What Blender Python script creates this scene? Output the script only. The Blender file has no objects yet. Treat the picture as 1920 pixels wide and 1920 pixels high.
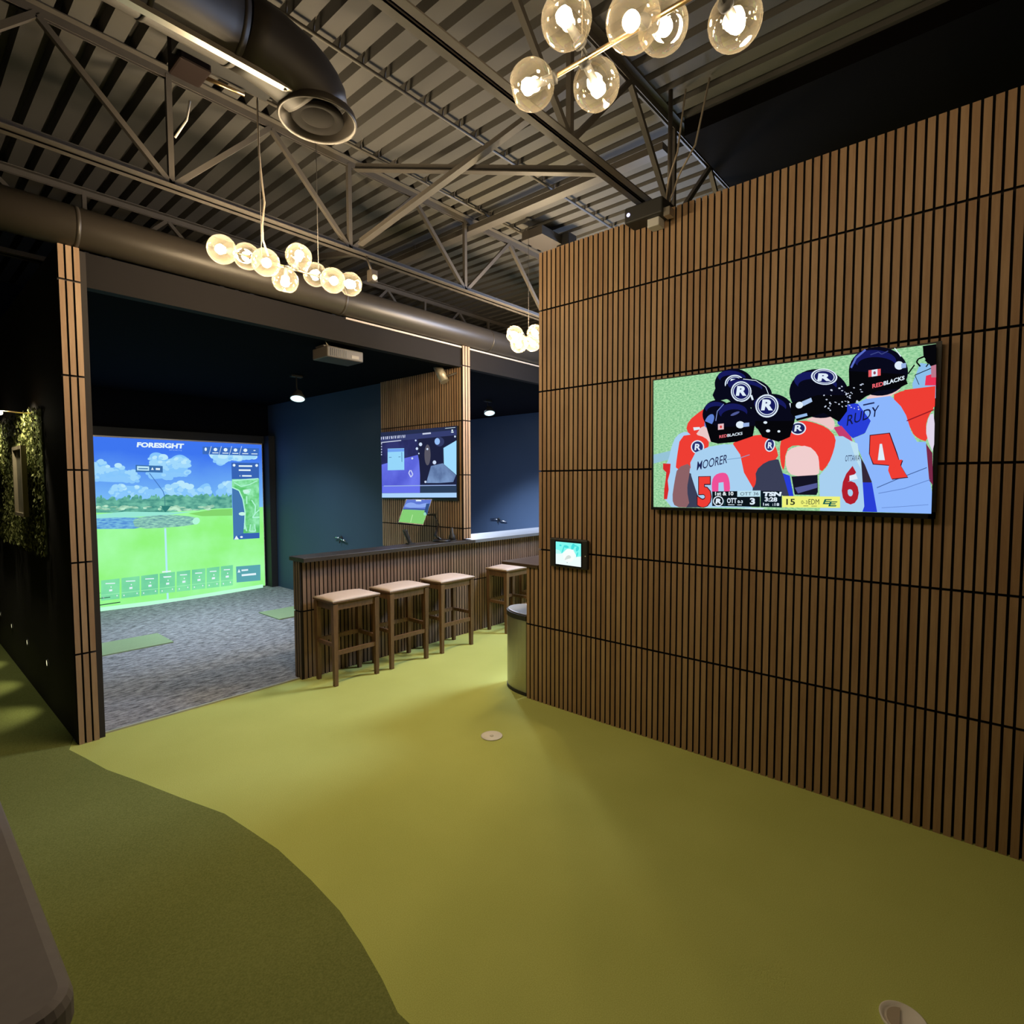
import bpy, bmesh, math, random
from mathutils import Vector, Matrix
random.seed(7)
C = bpy.context.scene
COL = C.collection
PI = math.pi
# ------------------------------------------------------------------ camera
F = 1042.06
YAW, PITCH, ROLL = 0.8518, -0.0532, -0.0019
CAM = Vector((0, 0, 1.7147))
_f = Vector((math.sin(YAW)*math.cos(PITCH), math.cos(YAW)*math.cos(PITCH), math.sin(PITCH)))
_r0 = Vector((math.cos(YAW), -math.sin(YAW), 0))
_u0 = _r0.cross(_f)
_r = math.cos(ROLL)*_r0 + math.sin(ROLL)*_u0
_u = -math.sin(ROLL)*_r0 + math.cos(ROLL)*_u0
cd = bpy.data.cameras.new('camera')
cam = bpy.data.objects.new('camera', cd)
COL.objects.link(cam)
cd.sensor_width = 36
cd.lens = F/1920*36
cd.clip_start = 0.02
cam.matrix_world = Matrix(((_r.x, _u.x, -_f.x, CAM.x), (_r.y, _u.y, -_f.y, CAM.y), (_r.z, _u.z, -_f.z, CAM.z), (0, 0, 0, 1)))
C.camera = cam
# ------------------------------------------------------------------ world, exposure
w = bpy.data.worlds.new('world'); C.world = w
w.use_nodes = True
w.node_tree.nodes['Background'].inputs[0].default_value = (0.02, 0.025, 0.03, 1)
w.node_tree.nodes['Background'].inputs[1].default_value = 0.3
C.view_settings.view_transform = 'Standard'
C.view_settings.look = 'None'
C.view_settings.exposure = 0
C.view_settings.gamma = 1
try:
    C.cycles.use_denoising = True
    C.cycles.sample_clamp_indirect = 3
    C.cycles.max_bounces = 8
    C.cycles.transparent_max_bounces = 24
except Exception:
    pass
BULB = 1.0        # emission strength of the lamp filaments
def light(name, kind, loc, power, color, size=0.1, target=None, spot=None, blend=0.5):
    l = bpy.data.lights.new(name, kind)
    l.energy = power; l.color = color
    if kind == 'AREA':
        l.shape = 'DISK'; l.size = size
    else:
        l.shadow_soft_size = size
    if spot:
        l.spot_size = spot; l.spot_blend = blend
    o = bpy.data.objects.new(name, l); COL.objects.link(o)
    o.location = loc
    if target is not None:
        o.rotation_euler = (Vector(target)-Vector(loc)).to_track_quat('-Z', 'Y').to_euler()
    return o
COOL = (0.72, 0.88, 1.0)
# ceiling lamp of the room beyond the slat wall, throws light past the wall's end
light('room_lamp_light', 'AREA', (6.0, 2.35, 3.3), 165, (0.56, 0.70, 1.0), 0.9, (3.2, 3.4, 0))
# added area lights that brighten the bays like screen and projector spill
light('bay_fill_light', 'AREA', (2.6, 7.0, 2.93), 48, COOL, 0.6, (2.6, 7.4, 0)).data.spread = 2.1
light('bay_fill_light', 'AREA', (6.0, 6.6, 2.93), 280, (0.7, 0.8, 1.0), 0.6, (6.0, 6.0, 0)).data.spread = 2.1

# ------------------------------------------------------------------ helpers
def unproj(px, py, axis, val):
    """the point of the plane axis=val that lies under a pixel of the 1920 frame"""
    d = ((px-960)/F)*_r + ((960-py)/F)*_u + _f
    t = (val-CAM[axis])/d[axis]
    return CAM + t*d
def unproj_n(px, py, o, n):
    d = ((px-960)/F)*_r + ((960-py)/F)*_u + _f
    t = (Vector(o)-CAM).dot(n)/d.dot(n)
    return CAM + t*d

class MB:
    def __init__(s):
        s.v = []; s.f = []; s.m = []; s.t = []; s.sm = []
    def face(s, idx, m=0, t=0.5, sm=False):
        s.f.append(idx); s.m.append(m); s.t.append(t); s.sm.append(sm)
    def poly(s, pts, m=0, t=0.5):
        n = len(s.v); s.v += [tuple(p) for p in pts]
        s.face(list(range(n, n+len(pts))), m, t)
    def box(s, x0, x1, y0, y1, z0, z1, m=0, t=0.5):
        n = len(s.v)
        for x in (x0, x1):
            for y in (y0, y1):
                for z in (z0, z1):
                    s.v.append((x, y, z))
        for q in ((0, 1, 3, 2), (4, 6, 7, 5), (0, 4, 5, 1), (2, 3, 7, 6), (0, 2, 6, 4), (1, 5, 7, 3)):
            s.face([n+i for i in q], m, t)
        return s
    def slat(s, x0, x1, y0, y1, z0, z1, m, t, front):
        # veneered front (side given by index: 0 = -x, 2 = -y), black core on the other faces (material 1)
        k = len(s.f); s.box(x0, x1, y0, y1, z0, z1, 1, t)
        s.m[k+(0 if front == 0 else 2)] = m
        return s
    def bar(s, a, b, w, h, m=0, t=0.5, up=(0, 0, 1), w2=None, h2=None):
        a = Vector(a); b = Vector(b); d = (b-a).normalized(); up = Vector(up)
        if abs(d.dot(up)) > 0.98: up = Vector((0, 1, 0))
        x = d.cross(up).normalized(); y = x.cross(d)
        n = len(s.v)
        for p, ww, hh in ((a, w, h), (b, w2 or w, h2 or h)):
            for sx, sy in ((-1, -1), (1, -1), (1, 1), (-1, 1)):
                s.v.append(tuple(p+x*sx*ww/2+y*sy*hh/2))
        for q in ((0, 3, 2, 1), (4, 5, 6, 7), (0, 1, 5, 4), (1, 2, 6, 5), (2, 3, 7, 6), (3, 0, 4, 7)):
            s.face([n+i for i in q], m, t)
        return s
    def tube(s, pts, r, k=10, m=0, t=0.5, caps=True):
        pts = [Vector(p) for p in pts]
        rr = r if isinstance(r, (list, tuple)) else [r]*len(pts)
        n0 = len(s.v); ref = None
        for i, p in enumerate(pts):
            d = (pts[min(i+1, len(pts)-1)]-pts[max(i-1, 0)]).normalized()
            if ref is None:
                ref = Vector((0, 0, 1)) if abs(d.z) < 0.9 else Vector((1, 0, 0))
            x = d.cross(ref).normalized(); y = x.cross(d).normalized(); ref = y
            for j in range(k):
                a = 2*PI*j/k
                s.v.append(tuple(p+x*math.cos(a)*rr[i]+y*math.sin(a)*rr[i]))
        for i in range(len(pts)-1):
            for j in range(k):
                a = n0+i*k+j; b = n0+i*k+(j+1) % k
                s.face([a, b, b+k, a+k], m, t, True)
        if caps:
            s.face([n0+j for j in range(k)][::-1], m, t)
            s.face([n0+(len(pts)-1)*k+j for j in range(k)], m, t)
        return s
    def lathe(s, prof, o, axis=(0, 0, 1), k=32, m=0, t=0.5):
        """prof: (radius, height along the axis)"""
        o = Vector(o); ax = Vector(axis).normalized()
        ref = Vector((1, 0, 0)) if abs(ax.x) < 0.9 else Vector((0, 1, 0))
        x = ax.cross(ref).normalized(); y = ax.cross(x)
        n0 = len(s.v)
        for r, h in prof:
            for j in range(k):
                a = 2*PI*j/k
                s.v.append(tuple(o+ax*h+x*math.cos(a)*max(r, 1e-5)+y*math.sin(a)*max(r, 1e-5)))
        for i in range(len(prof)-1):
            for j in range(k):
                a = n0+i*k+j; b = n0+i*k+(j+1) % k
                s.face([a, b, b+k, a+k], m, t, True)
        return s
    def prism(s, loop, z0, z1, m=0, t=0.5):
        n = len(s.v); k = len(loop)
        s.v += [(p[0], p[1], z0) for p in loop]+[(p[0], p[1], z1) for p in loop]
        s.face([n+i for i in range(k)][::-1], m, t)
        s.face([n+k+i for i in range(k)], m, t)
        for i in range(k):
            j = (i+1) % k
            s.face([n+i, n+j, n+k+j, n+k+i], m, t)
        return s
    def build(s, name, mats, parent=None, fix=True, bevel=0):
        me = bpy.data.meshes.new(name)
        o0 = parent_loc(parent) if parent else Vector((0, 0, 0))
        me.from_pydata([tuple(Vector(p)-o0) for p in s.v], [], s.f)
        if not isinstance(mats, (list, tuple)): mats = [mats]
        for mt in mats: me.materials.append(mt)
        me.polygons.foreach_set('material_index', s.m)
        me.polygons.foreach_set('use_smooth', s.sm)
        at = me.attributes.new('tint', 'FLOAT', 'FACE')
        at.data.foreach_set('value', s.t)
        me.update()
        if fix:
            bm = bmesh.new(); bm.from_mesh(me)
            bmesh.ops.recalc_face_normals(bm, faces=bm.faces)
            bm.to_mesh(me); bm.free()
        o = bpy.data.objects.new(name, me); COL.objects.link(o)
        if parent: o.parent = parent
        if bevel:
            b = o.modifiers.new('bevel', 'BEVEL'); b.width = bevel; b.segments = 2; b.limit_method = 'ANGLE'
        return o
def parent_loc(p):
    l = Vector((0, 0, 0))
    while p:
        l += Vector(p.location); p = p.parent
    return l
def tag(o, label, cat, group=None, kind=None):
    o['label'] = label; o['category'] = cat
    if group: o['group'] = group
    if kind: o['kind'] = kind
    return o
def thing(name, label, cat, loc=(0, 0, 0), group=None):
    o = bpy.data.objects.new(name, None); COL.objects.link(o)
    o.location = loc; o.empty_display_size = 0.1
    return tag(o, label, cat, group)
def struct(o):
    o['kind'] = 'structure'
    return o
def dup(root, loc, label):
    r = root.copy(); COL.objects.link(r); r.location = loc; r['label'] = label
    for ch in list(root.children):
        c = ch.copy(); COL.objects.link(c); c.parent = r
        for g in list(ch.children):
            d = g.copy(); COL.objects.link(d); d.parent = c
    return r

# ------------------------------------------------------------------ materials
def srgb(r, g, b):
    return tuple(((c/255)/12.92 if c/255 <= 0.04045 else ((c/255+0.055)/1.055)**2.4) for c in (r, g, b))+(1,)
def nodes(name):
    m = bpy.data.materials.new(name); m.use_nodes = True
    nt = m.node_tree; p = nt.nodes.get('Principled BSDF')
    return m, nt, p
def mat(name, col, rough=0.6, metal=0, noise=0.0, scale=20, bump=0.0, stretch=(1, 1, 1), spec=0.5):
    m, nt, p = nodes(name)
    p.inputs['Base Color'].default_value = (*col[:3], 1)
    p.inputs['Roughness'].default_value = rough
    p.inputs['Metallic'].default_value = metal
    p.inputs['Specular IOR Level'].default_value = spec
    if noise or bump:
        tc = nt.nodes.new('ShaderNodeTexCoord'); mp = nt.nodes.new('ShaderNodeMapping')
        mp.inputs['Scale'].default_value = stretch
        nz = nt.nodes.new('ShaderNodeTexNoise'); nz.inputs['Scale'].default_value = scale
        nz.inputs['Detail'].default_value = 5
        nt.links.new(tc.outputs['Object'], mp.inputs[0]); nt.links.new(mp.outputs[0], nz.inputs['Vector'])
        if noise:
            mx = nt.nodes.new('ShaderNodeMix'); mx.data_type = 'RGBA'
            mx.inputs[6].default_value = tuple(c*(1-noise) for c in col[:3])+(1,)
            mx.inputs[7].default_value = tuple(min(1, c*(1+noise)) for c in col[:3])+(1,)
            nt.links.new(nz.outputs['Fac'], mx.inputs[0]); nt.links.new(mx.outputs[2], p.inputs['Base Color'])
        if bump:
            bp = nt.nodes.new('ShaderNodeBump'); bp.inputs['Strength'].default_value = bump
            bp.inputs['Distance'].default_value = 0.01
            nt.links.new(nz.outputs['Fac'], bp.inputs['Height']); nt.links.new(bp.outputs[0], p.inputs['Normal'])
    return m
def wood(name, dark, light_, stretch, rough=0.5, spread=0.35):
    m, nt, p = nodes(name)
    tc = nt.nodes.new('ShaderNodeTexCoord'); mp = nt.nodes.new('ShaderNodeMapping')
    mp.inputs['Scale'].default_value = stretch
    nz = nt.nodes.new('ShaderNodeTexNoise'); nz.inputs['Scale'].default_value = 14; nz.inputs['Detail'].default_value = 8
    nz.inputs['Roughness'].default_value = 0.65
    at = nt.nodes.new('ShaderNodeAttribute'); at.attribute_name = 'tint'
    ad = nt.nodes.new('ShaderNodeMath'); ad.operation = 'MULTIPLY_ADD'; ad.inputs[1].default_value = spread; ad.inputs[2].default_value = -spread/2
    a2 = nt.nodes.new('ShaderNodeMath'); a2.operation = 'ADD'
    cr = nt.nodes.new('ShaderNodeValToRGB')
    cr.color_ramp.elements[0].position = 0.25; cr.color_ramp.elements[0].color = dark
    cr.color_ramp.elements[1].position = 0.75; cr.color_ramp.elements[1].color = light_
    L = nt.links
    L.new(tc.outputs['Object'], mp.inputs[0]); L.new(mp.outputs[0], nz.inputs['Vector'])
    L.new(at.outputs['Fac'], ad.inputs[0]); L.new(ad.outputs[0], a2.inputs[0]); L.new(nz.outputs['Fac'], a2.inputs[1])
    L.new(a2.outputs[0], cr.inputs[0]); L.new(cr.outputs[0], p.inputs['Base Color'])
    p.inputs['Roughness'].default_value = rough
    return m
def emit(name, col, st=1.0):
    m = bpy.data.materials.new(name); m.use_nodes = True; nt = m.node_tree
    nt.nodes.clear()
    e = nt.nodes.new('ShaderNodeEmission'); e.inputs[0].default_value = (*col[:3], 1); e.inputs[1].default_value = st
    o = nt.nodes.new('ShaderNodeOutputMaterial'); nt.links.new(e.outputs[0], o.inputs[0])
    return m
def emit_noise(name, c1, c2, scale, stretch=(1, 1, 1), lo=0.35, hi=0.65, st=1.0):
    m = emit(name, c1, st); nt = m.node_tree
    e = [n for n in nt.nodes if n.type == 'EMISSION'][0]
    tc = nt.nodes.new('ShaderNodeTexCoord'); mp = nt.nodes.new('ShaderNodeMapping'); mp.inputs['Scale'].default_value = stretch
    nz = nt.nodes.new('ShaderNodeTexNoise'); nz.inputs['Scale'].default_value = scale; nz.inputs['Detail'].default_value = 6
    cr = nt.nodes.new('ShaderNodeValToRGB')
    cr.color_ramp.elements[0].position = lo; cr.color_ramp.elements[0].color = c1
    cr.color_ramp.elements[1].position = hi; cr.color_ramp.elements[1].color = c2
    L = nt.links
    L.new(tc.outputs['Object'], mp.inputs[0]); L.new(mp.outputs[0], nz.inputs['Vector']); L.new(nz.outputs['Fac'], cr.inputs[0]); L.new(cr.outputs[0], e.inputs[0])
    return m
def glassy(name, tint, gl=0.05, tr=0.008):
    m = bpy.data.materials.new(name); m.use_nodes = True; nt = m.node_tree; nt.nodes.clear()
    t = nt.nodes.new('ShaderNodeBsdfTransparent'); t.inputs[0].default_value = tint
    g = nt.nodes.new('ShaderNodeBsdfGlossy'); g.inputs['Roughness'].default_value = 0.03
    s = nt.nodes.new('ShaderNodeBsdfTranslucent'); s.inputs[0].default_value = (1, 0.86, 0.62, 1)
    lw = nt.nodes.new('ShaderNodeLayerWeight'); lw.inputs[0].default_value = 0.35
    m1 = nt.nodes.new('ShaderNodeMixShader'); m2 = nt.nodes.new('ShaderNodeMixShader')
    ml = nt.nodes.new('ShaderNodeMath'); ml.operation = 'MULTIPLY_ADD'; ml.inputs[1].default_value = 0.40; ml.inputs[2].default_value = gl
    m3 = nt.nodes.new('ShaderNodeMath'); m3.operation = 'MULTIPLY_ADD'; m3.inputs[1].default_value = 0.042; m3.inputs[2].default_value = tr
    o = nt.nodes.new('ShaderNodeOutputMaterial'); L = nt.links
    L.new(lw.outputs['Facing'], ml.inputs[0]); L.new(lw.outputs['Facing'], m3.inputs[0])
    L.new(m3.outputs[0], m1.inputs[0]); L.new(t.outputs[0], m1.inputs[1]); L.new(s.outputs[0], m1.inputs[2])
    L.new(ml.outputs[0], m2.inputs[0]); L.new(m1.outputs[0], m2.inputs[1]); L.new(g.outputs[0], m2.inputs[2])
    L.new(m2.outputs[0], o.inputs[0])
    return m
def turf(name, c1, c2, sc=260):
    m, nt, p = nodes(name)
    tc = nt.nodes.new('ShaderNodeTexCoord')
    n1 = nt.nodes.new('ShaderNodeTexNoise'); n1.inputs['Scale'].default_value = sc; n1.inputs['Detail'].default_value = 3
    n2 = nt.nodes.new('ShaderNodeTexNoise'); n2.inputs['Scale'].default_value = 1.6; n2.inputs['Detail'].default_value = 4
    ad = nt.nodes.new('ShaderNodeMath'); ad.operation = 'MULTIPLY_ADD'; ad.inputs[1].default_value = 0.45
    cr = nt.nodes.new('ShaderNodeValToRGB')
    cr.color_ramp.elements[0].position = 0.45; cr.color_ramp.elements[0].color = c1
    cr.color_ramp.elements[1].position = 0.95; cr.color_ramp.elements[1].color = c2
    bp = nt.nodes.new('ShaderNodeBump'); bp.inputs['Strength'].default_value = 0.35; bp.inputs['Distance'].default_value = 0.004
    L = nt.links
    L.new(tc.outputs['Object'], n1.inputs['Vector']); L.new(tc.outputs['Object'], n2.inputs['Vector'])
    L.new(n2.outputs['Fac'], ad.inputs[0]); L.new(n1.outputs['Fac'], ad.inputs[2]); L.new(ad.outputs[0], cr.inputs[0])
    L.new(cr.outputs[0], p.inputs['Base Color']); L.new(n1.outputs['Fac'], bp.inputs['Height']); L.new(bp.outputs[0], p.inputs['Normal'])
    p.inputs['Roughness'].default_value = 0.95; p.inputs['Specular IOR Level'].default_value = 0.1
    return m

M_slat = wood('slat_oak', (0.30, 0.175, 0.095, 1), (0.43, 0.28, 0.165, 1), (3, 3, 0.25), 0.62)
M_slat_bar = wood('slat_dark', (0.15, 0.088, 0.052, 1), (0.24, 0.155, 0.098, 1), (3, 3, 0.25), 0.62)  # darker version of the slat wood, used on the bar
M_felt = mat('black_felt', (0.012, 0.008, 0.006), 0.95)
M_black = mat('black_paint', (0.008, 0.008, 0.009), 0.95, spec=0.1, noise=0.15, scale=3)
M_navy = mat('navy_paint', (0.044, 0.074, 0.130), 0.6, noise=0.08, scale=2, spec=0.3)
M_navy_ceiling = mat('dark_ceiling_paint', (0.005, 0.0055, 0.008), 1.0, spec=0.03)
M_header = mat('dark_header_paint', (0.012, 0.010, 0.0095), 0.8, spec=0.15)
M_deck = mat('grey_deck_paint', (0.072, 0.068, 0.064), 0.8, noise=0.12, scale=2.5)
M_steel = mat('grey_steel_paint', (0.075, 0.066, 0.058), 0.55, noise=0.15, scale=9)
M_steel_dk = mat('dark_steel_paint', (0.05, 0.042, 0.036), 0.5)
M_duct = mat('duct_paint', (0.034, 0.027, 0.021), 0.55)
M_tube = mat('header_duct_paint', (0.046, 0.038, 0.031), 0.42, metal=0.1)
M_galv = mat('galvanised_steel', (0.42, 0.38, 0.33), 0.35, metal=0.7)
M_turf = turf('putting_turf', (0.42, 0.465, 0.12, 1), (0.56, 0.61, 0.185, 1))
M_fringe = turf('fringe_turf', (0.14, 0.165, 0.045, 1), (0.22, 0.25, 0.08, 1), 150)
M_mat = turf('hitting_turf', (0.22, 0.31, 0.17, 1), (0.32, 0.42, 0.25, 1))
M_stool = wood('stool_walnut', (0.10, 0.050, 0.024, 1), (0.20, 0.105, 0.05, 1), (4, 4, 0.6), 0.45)
M_leather = mat('beige_leather', (0.66, 0.54, 0.47), 0.55, noise=0.05, scale=60, bump=0.05)
M_cap = wood('bar_cap_wood', (0.03, 0.024, 0.022, 1), (0.06, 0.05, 0.045, 1), (0.5, 4, 4), 0.38)
M_cap_lit = mat('bar_cap_lit', (0.15, 0.16, 0.18), 0.4)  # same bar cap, bay light put into a paler bluish colour
M_table = wood('table_wood', (0.055, 0.034, 0.022, 1), (0.11, 0.07, 0.045, 1), (4, 0.5, 4), 0.3)
M_plastic = mat('black_plastic', (0.012, 0.012, 0.013), 0.35)
M_plastic_m = mat('matt_black_plastic', (0.02, 0.02, 0.02), 0.6)
M_grey_pl = mat('grey_plastic', (0.06, 0.050, 0.042), 0.5)
M_chrome = mat('chrome', (0.8, 0.8, 0.8), 0.15, metal=1)
M_brass = mat('brushed_brass', (0.75, 0.52, 0.28), 0.3, metal=1)
M_stain = mat('brushed_stainless', (0.42, 0.41, 0.36), 0.38, metal=0.9, noise=0.1, scale=40, stretch=(1, 1, 20))
M_white = mat('white_plastic', (0.8, 0.76, 0.68), 0.5)
M_bulbs = [emit('bulb_filament', (1.0, 0.83, 0.58), q*BULB) for q in (590, 180, 950)]
M_globe = glassy('smoked_glass', (1.0, 0.93, 0.80, 1))
M_bench = mat('grey_upholstery', (0.13, 0.12, 0.13), 0.8, noise=0.1, scale=30)
M_cord = mat('beige_cord', (0.45, 0.38, 0.3), 0.5)
M_frame = mat('picture_frame_wood', (0.32, 0.26, 0.17), 0.5, noise=0.1)

# ------------------------------------------------------------------ layout numbers
XW = 3.343            # face of the slat wall with the television
YE = 2.651            # its end
PITCHW = 0.0404       # slat pitch
YB = 4.479            # front of the bay pillars
X1a, X1b = 0.807, 0.953
X2a, X2b = 4.300, 4.420
YBACK = 9.15
XR = 8.0
ZH0, ZH1 = 2.985, 3.205
ZD = 4.15

# ------------------------------------------------------------------ structure: floors
b = MB(); b.box(-3.0, 9.3, -3.2, 9.35, -0.12, -0.012)
struct(b.build('floor', mat('concrete_slab', (0.12, 0.11, 0.1), 0.9, noise=0.1)))
b = MB(); b.prism([(-2.9, -3.1), (9.2, -3.1), (9.2, 4.55), (0.80, 4.55), (0.80, 9.2), (-2.9, 9.2)], -0.012, 0.0)
struct(b.build('floor_turf', M_turf))
# dark fringe with a curved edge
edge = [(0.2, 0.62)]
for p in ((746, 1904), (717, 1842), (679, 1775), (637, 1712), (583, 1654), (521, 1596), (471, 1562), (421, 1529), (342, 1500), (258, 1467), (200, 1446), (160, 1424), (129, 1408)):
    q = unproj(p[0], p[1], 2, 0.0); edge.append((q.x, q.y))
q0 = edge[1]
edge[0] = (q0[0]+0.01, q0[1]-0.35)
edge.insert(0, (q0[0]-0.15, q0[1]-0.9)); edge.insert(0, (q0[0]-0.6, -1.2)); edge.insert(0, (-0.5, -2.6))
loop = edge+[(0.80, 4.62), (0.80, 9.15), (-2.85, 9.15), (-2.85, -2.6)]
b = MB(); b.prism(loop, 0.0, 0.010)
struct(b.build('floor_fringe', M_fringe))
# carpet
m, nt, p = nodes('bay_carpet')
tc = nt.nodes.new('ShaderNodeTexCoord'); mp = nt.nodes.new('ShaderNodeMapping'); mp.inputs['Scale'].default_value = (5, 13, 1); mp.inputs['Rotation'].default_value = (0, 0, 0.35)
nz = nt.nodes.new('ShaderNodeTexNoise'); nz.inputs['Scale'].default_value = 2.2; nz.inputs['Detail'].default_value = 8; nz.inputs['Roughness'].default_value = 0.75
cr = nt.nodes.new('ShaderNodeValToRGB'); cr.color_ramp.elements[0].position = 0.38; cr.color_ramp.elements[0].color = (0.09, 0.09, 0.10, 1)
cr.color_ramp.elements[1].position = 0.66; cr.color_ramp.elements[1].color = (0.50, 0.50, 0.54, 1)
nt.links.new(tc.outputs['Object'], mp.inputs[0]); nt.links.new(mp.outputs[0], nz.inputs['Vector']); nt.links.new(nz.outputs['Fac'], cr.inputs[0]); nt.links.new(cr.outputs[0], p.inputs['Base Color'])
p.inputs['Roughness'].default_value = 0.95; p.inputs['Specular IOR Level'].default_value = 0.1
M_carpet = m
b = MB(); b.box(0.80, 9.2, 4.562, 9.2, -0.012, 0.006)
struct(b.build('floor_carpet', M_carpet))
b = MB(); b.box(0.958, 2.372, 4.546, 4.562, -0.01, 0.012)
struct(b.build('trim_1', mat('floor_trim', (0.5, 0.47, 0.4), 0.4, metal=0.4)))

# ------------------------------------------------------------------ structure: slat walls
ROWS = [0.0, 0.6, 1.2, 1.8, 2.4, 3.0]
def slats_y(b, xf, dirx, y0, y1, z0, z1, y_ref, th=0.020, gap=0.0108, m=0):
    """vertical slats on a plane x = xf (face), pitch along y"""
    zs = [z for z in ROWS if z0 < z < z1]; cuts = [z0]+zs+[z1]
    i0 = math.floor((y0-y_ref)/PITCHW)-1; i1 = math.ceil((y1-y_ref)/PITCHW)+1
    for i in range(i0, i1):
        a = y_ref+i*PITCHW+gap/2; c = y_ref+(i+1)*PITCHW-gap/2
        a = max(a, y0); c = min(c, y1)
        if c-a < 0.006: continue
        for k in range(len(cuts)-1):
            za = cuts[k]+(0.006 if k else 0); zb = cuts[k+1]-(0.006 if k < len(cuts)-2 else 0)
            xa, xb = (xf, xf+th) if dirx < 0 else (xf-th, xf)
            b.slat(xa, xb, a, c, za, zb, m, random.random(), 0)
def slats_x(b, yf, x0, x1, z0, z1, x_ref, th=0.020, gap=0.0108, m=0):
    zs = [z for z in ROWS if z0 < z < z1]; cuts = [z0]+zs+[z1]
    i0 = math.floor((x0-x_ref)/PITCHW)-1; i1 = math.ceil((x1-x_ref)/PITCHW)+1
    for i in range(i0, i1):
        a = x_ref+i*PITCHW+gap/2; c = x_ref+(i+1)*PITCHW-gap/2
        a = max(a, x0); c = min(c, x1)
        if c-a < 0.006: continue
        for k in range(len(cuts)-1):
            za = cuts[k]+(0.006 if k else 0); zb = cuts[k+1]-(0.006 if k < len(cuts)-2 else 0)
            b.slat(a, c, yf, yf+th, za, zb, m, random.random(), 2)
b = MB()
slats_y(b, XW, -1, -2.9, YE, 0.0, 3.428, 2.6176)
b.box(XW+0.020, XW+0.150, -2.9, YE-0.004, 0, 3.415, 1)
struct(b.build('wall_right', [M_slat, M_felt]))
b = MB()
slats_y(b, XW, -1, YE+0.001, 2.784, 0.0, 1.048, 2.6176)
b.box(XW+0.020, XW+0.150, YE+0.001, 2.78, 0, 1.048, 1)
struct(b.build('wall_low', [M_slat, M_felt]))
# dividers of the bays
b = MB()
b.box(X1a-0.005, X1b, YB+0.018, YBACK, 0.0, ZH1, 1)
slats_x(b, YB, X1a, X1a+3*PITCHW, 0.0, 3.216, X1a-0.006)
struct(b.build('wall_bay_left', [M_slat, mat('corridor_wall_paint', (0.022, 0.016, 0.013), 0.8, noise=0.2, scale=4)]))
b = MB()
b.box(X2a+0.02, X2b, 4.64, YBACK, 0.0, 2.99, 2)
b.box(X2a+0.018, X2b, YB+0.018, 4.70, 1.085, 3.2, 1)
slats_x(b, YB, X2a, X2b, 1.085, 3.216, X2a-0.006)
slats_y(b, X2a, -1, 4.505, 6.01, 0.9, 3.06, 4.505)
b.box(X2a+0.013, X2a+0.02, 4.64, 6.012, 0.9, 3.06, 1)
struct(b.build('wall_bay_middle', [M_slat, M_felt, M_navy]))
b = MB(); b.box(XR, XR+0.12, YB+0.02, YBACK, 0.0, 2.99)
struct(b.build('wall_bay_right', M_navy))
b = MB(); b.box(-3.0, 9.3, YBACK, YBACK+0.15, 0.0, 4.3)
struct(b.build('wall_back', mat('back_wall_paint', (0.005, 0.006, 0.010), 1.0, spec=0.05)))
b = MB(); b.box(-3.0, -2.88, -3.2, YBACK, 0.0, 4.3)
struct(b.build('wall_left', M_black))
b = MB(); b.box(-3.0, 9.3, -3.2, -3.08, 0.0, 4.3)
struct(b.build('wall_front', M_black))
b = MB(); b.box(9.2, 9.32, -3.2, YBACK, 0.0, 4.3)
struct(b.build('wall_far_right', M_black))
b = MB(); b.box(X1b, XR+0.12, YB+0.022, YB+0.10, ZH0, ZH1)
struct(b.build('wall_header', M_header))
b = MB(); b.box(X1b, XR+0.12, YB+0.10, YBACK, ZH0+0.012, ZH0+0.05)
struct(b.build('ceiling_bay', M_navy_ceiling))
b = MB(); b.box(2.86, XR+0.1, YB+0.012, YB+0.022, ZH1-0.012, ZH1+0.004)
struct(b.build('trim_2', mat('corner_bead', (0.5, 0.42, 0.35), 0.5)))
b = MB(); b.box(X1b, X1b+0.012, YB+0.10, YB+0.12, 0.006, ZH0)
struct(b.build('trim_3', mat('grey_edge_trim', (0.13, 0.12, 0.10), 0.5)))
# slat half wall that carries the bar cap
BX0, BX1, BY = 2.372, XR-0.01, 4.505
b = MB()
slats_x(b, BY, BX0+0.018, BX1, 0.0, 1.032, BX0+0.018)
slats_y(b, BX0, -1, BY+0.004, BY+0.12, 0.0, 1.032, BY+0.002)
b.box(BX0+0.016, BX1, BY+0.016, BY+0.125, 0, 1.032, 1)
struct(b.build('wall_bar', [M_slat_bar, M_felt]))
# ceiling deck, ribs run along y
b = MB()
P = 0.1524
x = -2.9
prof = []
while x < 9.25:
    prof += [(x, ZD), (x+0.094, ZD), (x+0.104, ZD+0.072), (x+0.142, ZD+0.072)]
    x += P
n = len(prof)
b.v = [(a, -3.1, z) for a, z in prof]+[(a, YBACK, z) for a, z in prof]
for i in range(n-1):
    b.face([i, i+1, n+i+1, n+i])
struct(b.build('ceiling', M_deck, fix=False))
b = MB(); b.box(-3.0, 9.3, -3.2, YBACK+0.1, ZD+0.085, ZD+0.14)
struct(b.build('ceiling_slab', M_black))
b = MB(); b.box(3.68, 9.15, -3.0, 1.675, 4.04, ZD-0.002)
struct(b.build('ceiling_dark_panel', mat('black_panel', (0.004, 0.0035, 0.0035), 1.0, spec=0.05)))  # flat black box right under the deck on the right side

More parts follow.
